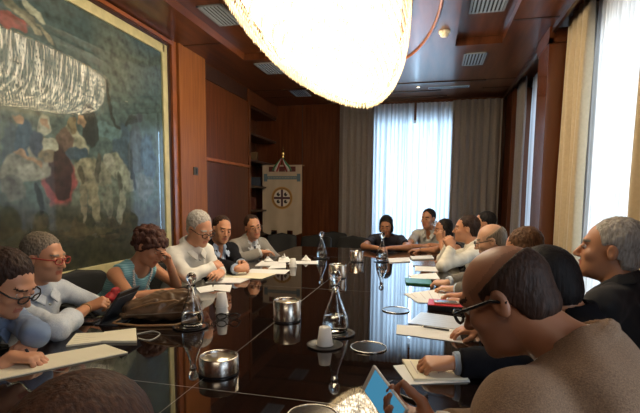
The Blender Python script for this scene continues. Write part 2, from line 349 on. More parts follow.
# ------------------------------------------------------------------ curtains
def curtain(name, label, a0, a1, z0, z1, pos, axis, amp, wl, m, cat='curtain', group=None, seed=0, thick=0.004, swap=False):
    n = max(8, int((a1 - a0) / wl * 8)); rnd = random.Random(seed); rows_ = 6; vs = []; fs = []
    ph = [rnd.uniform(-.9, .9) for _ in range(n + 1)]
    for j in range(rows_ + 1):
        z = z0 + (z1 - z0) * j / rows_
        for i in range(n + 1):
            a = a0 + (a1 - a0) * i / n; u = (a - a0) / wl * 2 * math.pi
            d = amp * (math.sin(u + .8 * math.sin(u * .23 + seed)) + .35 * math.sin(u * 2.3 + seed * 2)) * (1.0 if j < rows_ else .7) + amp * .15 * math.sin(j * 1.3 + u * .3)
            vs.append((a, pos + d, z) if axis == 'y' else (pos + d, a, z))
    for j in range(rows_):
        for i in range(n): k = j * (n + 1) + i; fs.append((k, k + 1, k + n + 2, k + n + 1))
    mb = MB(); mb.add(vs, fs, True)
    c = ((a0 + a1) / 2, pos, z0) if axis == 'y' else (pos, (a0 + a1) / 2, z0)
    o = mb.build(name, m, None, origin=c)
    if thick: s = o.modifiers.new('thickness', 'SOLIDIFY'); s.thickness = thick
    tag(o, label, cat, group); return o
sheer = sheer_mat('white_sheer', (0.88, 0.91, 0.95), 0.04)
sheer_side = sheer_mat('soft_white_sheer', (0.90, 0.90, 0.88), 0.04, .72)
drape_g = mat('grey_drape', (0.30, 0.255, 0.22), 0.85, noise=0.12, nscale=40, sheen=0.2)
drape_b = mat('beige_drape', (0.52, 0.41, 0.26), 0.8, noise=0.1, nscale=40, sheen=0.2)
curtain('drape', 'grey-brown drape hanging left of the far window', -1.50, -.93, .02, CZ - .06, YF - .20, 'y', .035, .105, drape_g, seed=1)
curtain('drape', 'grey-brown drape hanging right of the far window, in the corner', .30, 1.02, .02, CZ - .06, YF - .20, 'y', .035, .11, drape_g, seed=2)
curtain('sheer_curtain', 'left half of the white sheer curtain over the far window', -1.12, -.30, .02, CZ - .06, YF - .10, 'y', .022, .075, sheer, seed=3, thick=0)
curtain('sheer_curtain', 'right half of the white sheer curtain over the far window', -.26, .52, .02, CZ - .06, YF - .10, 'y', .022, .075, sheer, seed=4, thick=0)
curtain('drape', 'beige drape at the far edge of the big side window behind the grey-haired man', 4.16, 4.68, .02, CZ + .05, 1.20, 'x', .040, .13, drape_b, seed=5)
curtain('drape', 'beige drape at the near edge of the big side window, at the picture edge', 2.60, 3.12, .02, CZ + .05, 1.22, 'x', .035, .13, drape_b, seed=6)
curtain('sheer_curtain', 'white sheer curtain over the big side window behind the grey-haired man', 3.0, 4.34, .02, CZ + .05, 1.30, 'x', .016, .08, sheer_side, seed=7, thick=0)
curtain('drape', 'narrow brown drape beyond the wooden pier at the second side window', 5.22, 5.50, .02, CZ + .05, 1.17, 'x', .03, .10, drape_b, seed=8)
curtain('drape', 'grey drape at the far side window, next to the corner', 6.62, 7.08, .02, CZ + .05, 1.17, 'x', .03, .10, drape_g, seed=9)
curtain('sheer_curtain', 'narrow white sheer curtain over the second side window', 5.40, 6.80, .02, CZ + .05, 1.30, 'x', .014, .08, sheer, seed=10, thick=0)

# ------------------------------------------------------------------ the big picture: canvas painted by vertex colour
PY0, PY1, PZ0, PZ1 = 0.55, 4.12, 0.80, 2.875
def wall_uv(px, py): p = onx(px, py, XL); return p.y, p.z
def raster(nu, nv, u0, u1, v0, v1, base):
    U, W = np.meshgrid(np.linspace(u0, u1, nu), np.linspace(v0, v1, nv)); return U, W, base(U, W)
def nz2(U, W, s, seed):
    r = np.random.default_rng(seed); o = 0
    for k in range(7):
        a = r.uniform(0, 6.28); f = s * r.uniform(.6, 2.4); o = o + np.sin((U * math.cos(a) + W * math.sin(a)) * f + r.uniform(0, 6.28) + 1.3 * np.sin((U * math.sin(a) - W * math.cos(a)) * f * .7)) / 7
    return o
def blob(img, U, W, c, ru, rw, ang, col, soft=.13, amt=1.0):
    U = U + WU; W = W + WW
    a = math.radians(ang); du = U - c[0]; dw = W - c[1]; x = (du * math.cos(a) + dw * math.sin(a)) / ru; y = (-du * math.sin(a) + dw * math.cos(a)) / rw
    d = np.sqrt(x * x + y * y) + .10 * nz2(U, W, 22, int(abs(c[0] * 100 + c[1] * 37)) % 999)
    k = np.clip((1 + soft * .5 - d) / soft, 0, 1)[..., None] * amt
    return img * (1 - k) + np.array(col) * k
def paint_base(U, W):
    t = np.clip((W - 1.2) / 1.4, 0, 1)[..., None]
    sky = np.array([.085, .12, .115]) * (1 - t) + np.array([.055, .085, .095]) * t
    n = nz2(U, W, 4, 3)[..., None]; sky = sky + np.array([.10, .065, .03]) * np.clip(n * 2.2, 0, 1) * .8
    g = np.clip((1.38 - W + .08 * nz2(U, W, 6, 5)) / .16, 0, 1)[..., None]
    gr = np.array([.045, .038, .022]) + np.array([.05, .04, .018]) * np.clip(nz2(U, W, 9, 8), 0, 1)[..., None]
    return sky * (1 - g) + gr * g
NUc, NVc = 430, 250
WU = WW = 0
U, W, img = raster(NUc, NVc, PY0, PY1, PZ0, PZ1, paint_base)
def pb(px, py, rpx, rpy, ang, col, soft=.13, amt=1.0):
    global img
    u, v = wall_uv(px, py); u1 = wall_uv(px + rpx, py)[0]; v1 = wall_uv(px, py - rpy)[1]
    img = blob(img, U, W, (u, v), max(abs(u1 - u), .02), max(abs(v1 - v), .02), ang, col, soft, amt)
WU = .026 * nz2(U, W, 34, 41) + .05 * nz2(U, W, 9, 43); WW = .026 * nz2(U, W, 34, 42) + .05 * nz2(U, W, 9, 44)
MAR, PNK, WHT, SKN, DRK, TAN, BLU = (.045, .014, .013), (.28, .06, .06), (.42, .39, .32), (.33, .19, .12), (.018, .018, .018), (.20, .14, .08), (.05, .08, .12)
for a in [(14, 10, 18, 7, -20, (.16, .14, .11)), (30, 12, 10, 5, -30, WHT), (8, 22, 14, 6, 0, PNK), (24, 24, 12, 4, -30, (.3, .26, .2)), (40, 34, 9, 3, -35, (.3, .26, .2)),
          (120, 150, 10, 26, 0, BLU), (134, 150, 8, 24, 0, (.06, .07, .08)), (146, 160, 7, 22, 0, BLU), (104, 130, 14, 8, 0, (.10, .16, .18)), (128, 122, 8, 5, 20, DRK), (137, 118, 4, 6, 0, (.05, .05, .07)),
          # crowd on the left
          (8, 150, 10, 26, 0, (.07, .09, .11)), (22, 140, 9, 22, 0, BLU), (14, 118, 5, 6, 0, SKN), (18, 170, 20, 14, 15, (.22, .2, .17)), (10, 188, 12, 12, 0, (.13, .12, .11)),
          # horses
          (85, 172, 14, 15, 10, (.27, .23, .16)), (92, 196, 5, 24, 8, (.24, .20, .14)), (82, 198, 4, 22, -6, (.22, .18, .13)), (100, 175, 9, 14, 0, (.19, .17, .13)), (112, 166, 9, 14, 20, (.27, .26, .21)), (122, 178, 8, 17, 10, (.26, .26, .22)), (106, 160, 6, 8, -20, (.30, .28, .24)), (95, 170, 3, 14, 0, (.08, .07, .05)), (116, 184, 2.5, 14, 0, (.09, .09, .07)), (78, 176, 3, 10, 20, (.10, .08, .05)), (142, 186, 9, 14, 0, (.13, .14, .14)), (118, 205, 4, 14, 0, (.24, .23, .19)), (106, 204, 4, 14, 0, (.17, .16, .13)),
          # riders
          (88, 130, 8, 18, 0, DRK), (84, 112, 5, 8, 0, DRK), (80, 122, 4, 6, 0, SKN), (74, 140, 12, 9, -35, (.32, .29, .22)), (62, 140, 9, 10, 0, (.14, .08, .06)), (72, 152, 12, 7, 20, BLU), (70, 126, 5, 8, 0, TAN),
          # woman in front
          (56, 178, 17, 27, 0, PNK), (55, 170, 14, 25, 0, MAR), (60, 185, 9, 14, 0, MAR), (38, 165, 10, 18, 20, (.24, .22, .18)), (42, 150, 7, 13, 10, TAN), (47, 146, 8, 7, 0, (.40, .37, .30)), (34, 143, 6, 15, 0, (.05, .06, .09)), (41, 124, 6, 10, 0, (.34, .31, .25)), (41, 122, 3.5, 5, 0, SKN), (28, 160, 14, 3, -15, SKN), (30, 176, 13, 9, 0, (.30, .28, .24)),
          (28, 225, 10, 10, 0, (.06, .05, .03)), (60, 228, 24, 8, 0, (.07, .055, .03)), (90, 232, 20, 6, 0, (.09, .07, .035))]:
    pb(*a)
for (x0, y0, x1, y1, r) in ((102, 80, 114, 128, .8), (33, 190, 38, 212, .6), (130, 150, 131, 190, .6)):
    for k in range(26): t_ = k / 25; pb(x0 + (x1 - x0) * t_, y0 + (y1 - y0) * t_, r, r * 1.6, 0, DRK, .4)
# folds and drawing
img = np.clip(img * 1.0 * (1 + .6 * nz2(U, W, 38, 11)[..., None] + .5 * nz2(U, W, 90, 12)[..., None]), 0.004, 1)
def colour_grid(name, P, nu, nv, img, m, parent):
    me = bpy.data.meshes.new(name); idx = np.arange(nu * nv).reshape(nv, nu)
    f = np.stack([idx[:-1, :-1], idx[:-1, 1:], idx[1:, 1:], idx[1:, :-1]], -1).reshape(-1, 4)
    me.from_pydata(P.reshape(-1, 3).tolist(), [], f.tolist()); me.update()
    ca = me.color_attributes.new('paint', 'FLOAT_COLOR', 'POINT'); ca.data.foreach_set('color', np.concatenate([img.reshape(-1, 3), np.ones((nu * nv, 1))], 1).astype(np.float32).ravel())
    me.polygons.foreach_set('use_smooth', [True] * len(f)); return link(name, me, m, parent)
pt = thing('framed_painting', 'wall-sized painting of riders, horses and a woman in a maroon skirt', 'painting', (XL, 2.3, .8))
P = np.stack([np.full_like(U, .028), U - 2.3, W - .8], -1)
colour_grid('canvas', P, NUc, NVc, img, attr_mat('oil_canvas', .55), pt)
cf = MB(); fw = .085
for lo, hi in (((.0, PY0 - fw, PZ0 - fw), (.05, PY0, PZ1 + .0)), ((.0, PY1 - .04, PZ0 - fw), (.05, PY1 + .04, PZ1 + .0)), ((.0, PY0, PZ0 - fw + .02), (.05, PY1, PZ0 + .02)), ((.0, PY0, PZ1 - fw + .0), (.05, PY1, PZ1 + .0))):
    cf.box((lo[0], lo[1] - 2.3, lo[2] - .8), (hi[0], hi[1] - 2.3, hi[2] - .8))
cf.build('frame', mat('cream_gilt_frame', (0.56, 0.50, 0.27), 0.45, noise=.2, nscale=14), pt, .006)
MB().box((.036, PY0 - 2.3, PZ0 - .8), (.040, PY1 - .03 - 2.3, PZ1 - .06 - .8)).build('glass_pane', pict_glass, pt)

# ------------------------------------------------------------------ banner (gonfalone) on its pole
BY = 7.15
bl, br_ = at(262.5, 168, BY), at(302, 168, BY); bx0, bx1 = bl.x, br_.x; bz1 = at(282, 165, BY).z; bz0 = at(282, 241, BY).z; bw = bx1 - bx0; bh = bz1 - bz0
bn = thing('banner', 'cream ceremonial banner with round cross emblem hanging in the back left corner', 'banner', ((bx0 + bx1) / 2, BY, 0))
nu, nv = 150, 260
A, B = np.meshgrid(np.linspace(-.5, .5, nu), np.linspace(0, 1, nv))
bi = np.ones((nv, nu, 3)) * np.array([.42, .33, .23]) * (1 + .10 * nz2(A * 3, B * 3, 5, 2)[..., None])
def stain(mask, col):
    global bi
    bi[mask] = np.array(col)
R_ = lambda ca, cb: np.sqrt(((A - ca) * bw) ** 2 + ((B - cb) * bh) ** 2)
cb_ = .43; r = R_(0, cb_)
stain((r < .185) & (r > .14), (.38, .20, .05)); stain((r < .165) & (r > .155), (.12, .05, .02)); stain(r < .14, (.55, .50, .42))
stain(((abs(A * bw) < .018) | (abs((B - cb_) * bh) < .018)) & (r < .14), (.06, .02, .03))
for sx in (-1, 1):
    for sz in (-1, 1):
        stain(R_(sx * .062 / bw, cb_ + sz * .060 / bh) < .030, (.02, .015, .015)); stain(R_(sx * .062 / bw + .018 / bw, cb_ + (sz * .060 - .012) / bh) < .010, (.55, .5, .42))
stain((abs(B - .165) < .022) & (abs(A) < .40), (.10, .15, .17)); stain((abs(abs(A) - .42) < .045) & (abs(B - .165) < .05), (.09, .14, .17))
stain((abs(B - .165) < .006) & (abs(A) < .36) & (np.sin(A * 160) > -.3), (.30, .30, .26))
for cx in (-.26, 0, .27): stain((abs(A - cx) < .075) & (B < .085) & (B > .02), (.10, .022, .018))
keep = ~(((abs(abs(A) - .20) < .075) & (B > .86)) | (B > .99 - .10 * np.abs(A) * 2 * (np.abs(A) > .12)))
PX = np.stack([A * bw, .012 * np.sin(A * 14) * B + 0 * A, bz1 - B * bh], -1)
o = colour_grid('cloth', PX, nu, nv, bi, attr_mat('banner_cloth', .8), bn)
import bmesh
bmm = bmesh.new(); bmm.from_mesh(o.data); bmm.verts.ensure_lookup_table(); kf = keep.ravel()
bmesh.ops.delete(bmm, geom=[bmm.verts[i] for i in range(nu * nv) if not kf[i]], context='VERTS'); bmm.to_mesh(o.data); bmm.free()
s = o.modifiers.new('thickness', 'SOLIDIFY'); s.thickness = .004
pm = MB(); pm.tube([(0, .05, .03), (0, .05, bz1 + .10)], .012, 10); pm.build('pole', mat('dark_brass', (0.25, 0.16, 0.06), 0.3, 0.9), bn)
MB().tube([(-bw / 2 - .03, .02, bz1 - .01), (bw / 2 + .03, .02, bz1 - .01)], .010, 8).build('crossbar', MATS['dark_brass'], bn)
MB().lathe([(.004, .0), (.03, .03), (.012, .05), (.034, .085), (.02, .12), (.006, .15), (.002, .21)], (0, .05, bz1 + .10), 12).build('finial', MATS['brass'], bn)
MB().lathe([(.16, 0), (.15, .02), (.03, .04)], (0, .05, 0), 24).build('base', MATS['dark_brass'], bn)
for sx in (-1, 1):
    for k, (c, nm) in enumerate((((.03, .16, .06), 'green_ribbon'), ((.5, .46, .4), 'white_ribbon'), ((.30, .03, .03), 'red_ribbon'))):
        x1 = sx * (.16 - .035 * k)
        MB().tube([(sx * .01, .0, bz1 + .11), (x1 * .4, -.012, bz1 + .04 - .01 * k), (x1 * .8, -.014, bz1 - .03 - .02 * k), (x1, -.014, bz1 - .09 - .01 * k)], [.008, .016, .016, .012], 6).build('ribbon', mat(nm, c, .6), bn)

# ------------------------------------------------------------------ conference table
TX0, TX1, TY0, TY1, TZ = -1.68, .27, .95, 5.62, .75
tb = thing('conference_table', 'long black mirror-polished conference table down the room', 'table', ((TX0 + TX1) / 2, (TY0 + TY1) / 2, 0))
ox, oy = (TX0 + TX1) / 2, (TY0 + TY1) / 2
def rrect(x0, x1, y0, y1, r, n=6):
    o = []
    for cx, cy, a0 in ((x1 - r, y1 - r, 0), (x0 + r, y1 - r, 90), (x0 + r, y0 + r, 180), (x1 - r, y0 + r, 270)):
        for k in range(n + 1): a = math.radians(a0 + 90 * k / n); o.append((cx + r * math.cos(a), cy + r * math.sin(a)))
    return o
MB().prism(rrect(TX0 - ox, TX1 - ox, TY0 - oy, TY1 - oy, .12), TZ - .04, TZ).build('tabletop', table_mat, tb)
MB().box((TX0 + .3 - ox, TY0 + .3 - oy, TZ - .12), (TX1 - .3 - ox, TY1 - .3 - oy, TZ - .041)).build('apron', wood_dark, tb)
for y in (1.7, 3.3, 4.9): MB().box((-.45, y - .3 - oy, 0), (.45, y + .3 - oy, TZ - .121)).build('pedestal', wood_dark, tb)
seam = MB(); sc = -.75 - ox
seam.box((sc - .001, TY0 + .01 - oy, TZ), (sc + .001, TY1 - .01 - oy, TZ + .0004))
for y in (1.30, 3.0, 4.7): seam.box((TX0 + .01 - ox, y - oy - .0012, TZ), (TX1 - .01 - ox, y - oy + .0012, TZ + .0004))
seam.build('seam', mat('seam_grey', (0.25, 0.23, 0.21), 0.3), tb)
# flush round cable covers set in the top
for (x, y) in ((-.235, 1.85), (-.17, 2.53), (-.31, 1.20)):
    c = thing('cable_cover', {1.85: 'flush round steel-ringed cover in the table right of the near carafe', 2.53: 'flush round cover in the table left of the magazine', 1.20: 'steel-ringed round cover at the bottom edge of the picture'}[y], 'cable cover', (x, y, TZ + .0005), 0, 'round covers in the tabletop')
    R = .075
    MB().lathe([(R, 0), (R, .003), (R - .004, .003)], n=40).build('plate', mat('dark_cover', (0.03, 0.03, 0.032), 0.12), c)
    MB().tube([(R * math.cos(a), R * math.sin(a), .003) for a in [2 * math.pi * i / 40 for i in range(40)]], .003, 6, closed=True).build('ring', steel, c)
# steel cylinders along the middle
def cyl(x, y, lab, hh_=.105):
    c = thing('steel_canister', lab, 'canister', (x, y, TZ + .0005), 0, 'steel canisters along the table middle')
    R, Hh = .070, hh_
    MB().lathe([(R, 0), (R, Hh), (R - .004, Hh + .002), (R - .008, Hh), (R - .008, Hh - .015)], n=40, closed=False).build('shell', steel, c)
    MB().lathe([(.001, 0), (R - .001, 0)], n=40, closed=False).build('base', steel, c)
    MB().lathe([(R - .008, Hh - .016), (R - .008, Hh - .012), (.001, Hh - .006)], n=40).build('lid', mat('champagne_steel', (0.75, 0.66, 0.50), 0.3, 1.0), c)
    MB().lathe([(R + .0015, .001), (R + .0015, .008)], n=40, closed=False).build('foot_ring', black_plastic, c)
cyl(-.722, 1.44, 'nearest and largest-looking of the steel canisters on the table', .062)
cyl(-.70, 2.17, 'second steel canister from the camera, left of the near carafe')
cyl(-.70, 3.47, 'third steel canister from the camera, just behind the near carafe neck')
cyl(-.70, 4.42, 'farthest steel canister, beside the dark chairs')

# carafes
def make_carafe(loc, lab, sc=1.0):
    t = thing('water_carafe', lab, 'carafe', loc, 0, 'glass carafes'); t.scale = (sc, sc, sc)
    prof = [(.001, .004), (.048, .004), (.055, .012), (.058, .035), (.052, .075), (.036, .12), (.021, .16), (.015, .19), (.0155, .205), (.021, .215)]
    inner = [(r_ - .0025 if r_ > .003 else r_, z_ + (.003 if i == 0 else 0)) for i, (r_, z_) in enumerate(prof)][::-1]
    inner[-1] = (.001, .008); inner[-2] = (.045, .008)
    MB().lathe(prof + inner, n=28, closed=False).build('bottle', glassM, t)
    MB().lathe([(.001, .009), (.044, .009), (.0515, .015), (.0545, .035), (.0490, .074), (.001, .0745)], n=28, closed=False).build('water', waterM, t)
    MB().lathe([(.001, .196), (.011, .197), (.0125, .212), (.010, .222), (.022, .235), (.026, .25), (.022, .266), (.010, .277), (.001, .279)], n=24, closed=False).build('stopper', glassM, t)
    return t
def make_tray(x, y, lab, r=.085, band=True):
    t = thing('round_tray', lab, 'tray', (x, y, TZ + .0005), 0, 'small round trays under the carafes')
    MB().lathe([(.001, 0), (r - .01, 0), (r, .006), (r - .002, .007), (r - .012, .003), (.001, .003)], n=36, closed=False).build('tray_body', black_plastic, t)
    if band: MB().lathe([(r - .03, .0032), (r - .012, .0036)], n=36, closed=False).build('silver_band', chrome, t)
def make_cup(x, y, z, lab, up=False):
    t = thing('plastic_cup', lab, 'cup', (x, y, z), 0, 'white plastic cups')
    MB().lathe([(.0345, 0), (.034, .006), (.024, .078), (.001, .079), (.001, .0775), (.0228, .0765), (.0325, .001)], n=24, closed=False).build('cup_body', plastic_w, t)
    MB().tube([(.0345 * math.cos(a), .0345 * math.sin(a), .0025) for a in [2 * math.pi * i / 24 for i in range(24)]], .0022, 6, closed=True).build('rim', plastic_w, t)
    return t
make_tray(-.405, 2.01, 'dark round tray under the near carafe', .085); make_carafe((-.415, 2.02, TZ + .0045), 'glass carafe with ball stopper in the middle foreground', 1.05)
make_tray(-.42, 1.83, 'small dark tray under the single upturned cup', .078, False); make_cup(-.42, 1.83, TZ + .004, 'upturned white plastic cup in front of the near carafe')
make_tray(-1.115, 1.93, 'round tray under the carafe beside the brown bag'); make_carafe((-1.105, 1.93, TZ + .0045), 'glass carafe beside the brown leather bag', .95)
make_cup(-1.085, 2.21, TZ + .001, 'lower upturned cup of the stack right of the leather bag'); make_cup(-1.085, 2.21, TZ + .036, 'top upturned cup of the stack right of the leather bag')
make_tray(-.455, 4.50, 'tray under the carafe before the woman at the table head'); make_carafe((-.455, 4.50, TZ + .0045), 'glass carafe in front of the woman at the table head', 1.05)
make_tray(-1.09, 4.55, 'tray under the carafe near the far left chairs'); make_carafe((-1.09, 4.55, TZ + .0045), 'far glass carafe in front of the empty dark chairs', 1.0)
p = onz(293, 267); make_cup(p.x, p.y, TZ + .001, 'white cup beside the napkin at the far left')

# ------------------------------------------------------------------ papers and things on the table
def sheet(name, quad, lab, m, cat='paper', h=.002, z=TZ + .0008, lines=0, group=None, linecol=(.25, .25, .27)):
    pts = [onz(*q, z) if not isinstance(q, Vector) else q for q in quad]; c = sum(pts, V()) / len(pts)
    t = thing(name, lab, cat, (c.x, c.y, z), 0, group)
    MB().prism([(p.x - c.x, p.y - c.y) for p in pts], 0, h).build('sheet', m, t)
    if lines:
        mb = MB(); a, b_, c_, d_ = [p - c for p in pts]
        for k in range(lines):
            v = .12 + .76 * k / max(1, lines - 1); p0 = a.lerp(d_, v); p1 = b_.lerp(c_, v); q0 = p0.lerp(p1, .1); q1 = p0.lerp(p1, .55 + .35 * random.random())
            n_ = V((-(q1 - q0).y, (q1 - q0).x, 0)).normalized() * .0016
            mb.add([(v_.x, v_.y, h + .0003) for v_ in (q0 - n_, q1 - n_, q1 + n_, q0 + n_)], [(0, 1, 2, 3)])
        mb.build('print', mat('ink_%d' % int(linecol[0] * 100), linecol, .8), t)
    return t
sheet('paper_sheet', [(-20, 384), (128, 353), (105, 345), (-20, 368)], 'long cream sheet under the hand of the man in the blue shirt', cream_paper, h=.004)
nb = sheet('notebook', [(66, 347), (101, 343), (104, 334), (76, 335)], 'open cream notebook left half lying before the red-glasses man', cream_paper, 'notebook', .008, lines=5, linecol=(.45, .4, .3))
MB().prism([((p := onz(*q, TZ)).x - nb.location.x, p.y - nb.location.y) for q in ((101, 343), (137, 343), (136, 330), (104, 334))], 0, .010).build('page_block', cream_paper, nb)
nb['label'] = 'open cream notebook lying before the man in red glasses'
sheet('paper_sheet', [(205, 283), (240, 283), (254, 277), (219, 276)], 'white sheet nearest the man in the black suit', white_paper, h=.003)
sheet('paper_sheet', [(222, 277), (262, 279), (276, 274), (228, 272)], 'cream sheet lying over the white one before the black suit', cream_paper, h=.002, z=TZ + .005)
sheet('paper_sheet', [(243, 273), (285, 274), (290, 270), (252, 269)], 'thin white sheet before the grey suit man', white_paper)
sheet('paper_sheet', [(288, 264), (318, 264), (318, 261), (292, 261)], 'narrow white sheet under the plastic cup at the far left', white_paper)
for i, q in enumerate([[(255, 266), (276, 266), (280, 262), (262, 261)], [(268, 269), (286, 268), (286, 263), (274, 263)], [(278, 263), (292, 262), (288, 257), (279, 258)]]):
    sheet('paper_sheet', q, 'loose white sheet in the heap before the grey suit man', white_paper, h=.004, z=TZ + .0008 + .005 * i, group='heap of loose sheets')
sheet('paper_sheet', [(200, 293), (214, 291), (212, 285), (196, 288)], 'small white sheet right of the curly-haired woman', white_paper)
sheet('paper_sheet', [(212, 290), (230, 292), (232, 285), (214, 285)], 'white leaflet under the folded arms of the white-shirted man', white_paper)
# right side
sheet('paper_sheet', [(396, 334), (463, 343), (457, 328), (397, 325)], 'white sheet with a pen on it, nearest sheet right of the discs', white_paper, h=.002)
mg = sheet('magazine', [(408, 324), (472, 332), (474, 320), (421, 313)], 'open magazine with text columns under the bald man chin', mat('glossy_page', (0.62, 0.66, 0.70), 0.25), 'magazine', .006, lines=6, linecol=(.3, .33, .38))
bk = thing('red_book', 'black book with red cover lying beyond the magazine', 'book', tuple(onz(448, 311)), 0)
p0, p1 = onz(425, 313), onz(464, 316); d = (p1 - p0); L = d.length
bk.location = (p0 + (onz(466, 305) - p0) / 2); bk.rotation_euler = (0, 0, math.atan2(d.y, d.x))
MB().box((-L / 2, -.07, .0008), (L / 2, .09, .030)).build('page_block', black_plastic, bk, .003)
MB().box((-L / 2, -.07, .0302), (L / 2, .09, .034)).build('cover', mat('red_cover', (0.55, 0.02, 0.02), 0.4), bk, .001)
ph = thing('mobile_phone', 'pale phone lying on the red book', 'phone', (bk.location.x, bk.location.y, TZ + .0345), bk.rotation_euler.z + .1)
MB().box((-.07, -.03, 0), (.07, .035, .009)).build('case', mat('champagne_case', (0.55, 0.47, 0.36), 0.3, .5), ph, .003); MB().box((-.055, -.024, .0091), (.055, .029, .0098)).build('screen', mat('grey_screen', (0.10, 0.10, 0.11), 0.15), ph)
sheet('paper_sheet', [(404, 294), (418, 303), (452, 303), (450, 288)], 'white sheet with red edge under the clasped hands', white_paper, h=.003, lines=5, linecol=(.5, .4, .4))
sheet('folder', [(405, 279), (406, 284), (432, 286), (431, 281)], 'green and black folder under the writing hand', mat('green_card', (0.02, 0.15, 0.05), 0.4), 'folder', .012)
sheet('paper_sheet', [(408, 275), (412, 279), (440, 279), (436, 273)], 'small white sheet behind the green folder', white_paper)
sheet('paper_sheet', [(415, 266), (415, 271), (446, 272), (444, 266)], 'white sheet behind the dark tablet', white_paper)
sheet('tablet', [(412, 262), (413, 266), (436, 267), (434, 262)], 'grey tablet lying before the pen hand', mat('grey_tablet', (0.14, 0.12, 0.12), 0.2), 'tablet', .008)
sheet('paper_sheet', [(410, 257), (412, 260), (434, 259), (432, 256)], 'white booklet before the woman in the black top', white_paper, h=.010)
sheet('paper_sheet', [(388, 259), (389, 263), (411, 262), (409, 258)], 'white booklet between the far carafe and the women', white_paper, h=.008)
nt_ = sheet('paper_sheet', [(393, 366), (408, 385), (470, 382), (460, 360)], 'white sheet lowest under the black-sleeved writing hand', white_paper, h=.002)
sheet('notepad', [(402, 361), (414, 381), (468, 380), (462, 363)], 'cream notepad the black-sleeved hand writes on', cream_paper, 'notepad', .008, z=TZ + .0035, lines=5, linecol=(.5, .45, .35))
def rod(name, lab, p, q, r, m, cat='pen', capm=None, tip=True):
    p, q = V(p), V(q); d = q - p; t = thing(name, lab, cat, tuple(p))
    MB().tube([V((0, 0, 0)) + d * .10, d * .6], r, 8).build('barrel', m, t); MB().tube([d * .602, d], r * 1.12, 8).build('cap', capm or m, t)
    MB().tube([V((0, 0, 0)), d * .099], [r * .25, r], 8).build('tip', chrome, t); return t
p = onz(421, 328); q = onz(449, 332); rod('pen', 'black pen lying on the white sheet', (p.x, p.y, TZ + .009), (q.x, q.y, TZ + .009), .0042, black_plastic)
# black phone lying left of the notepad
p = onz(400, 392); t = thing('mobile_phone', 'black phone lying flat beside the notepad', 'phone', (p.x + .01, p.y, TZ + .0008), math.radians(-35)); 
MB().box((-.075, -.036, 0), (.075, .036, .009)).build('case', black_plastic, t, .003); MB().box((-.068, -.032, .0091), (.068, .032, .0096)).build('screen', mat('dark_screen', (.01, .012, .02), .08), t)
p = onz(83, 322); t = thing('mobile_phone', 'flat black phone on the table before the red-glasses man', 'phone', (p.x, p.y, TZ + .0008), math.radians(10))
MB().box((-.075, -.036, 0), (.075, .036, .009)).build('case', black_plastic, t, .003); MB().box((-.068, -.032, .0091), (.068, .032, .0096)).build('screen', MATS['dark_screen'], t)
# tablet on stand, seen edge-on
pa = onz(104, 322)
tt = thing('tablet_computer', 'upright black tablet in a grey folding case beside the brown bag', 'tablet', (pa.x, pa.y + .04, TZ + .0008), math.radians(8))
tm = Matrix.Rotation(math.radians(-26), 4, 'Y').inverted()
MB().box((0, -.10, 0), (.010, .10, .20), mtx=Matrix.Rotation(math.radians(34), 4, 'Y')).build('tablet_body', black_plastic, tt, .003)
MB().box((-.004, -.095, .06), (.0, .095, .16), mtx=Matrix.Translation((.016, 0, 0)) @ Matrix.Rotation(math.radians(34), 4, 'Y')).build('grey_flap', mat('grey_flap', (.05, .055, .065), .5), tt)
MB().box((-.02, -.10, 0), (.10, .10, .006)).build('foot_flap', MATS['grey_flap'], tt, .002)

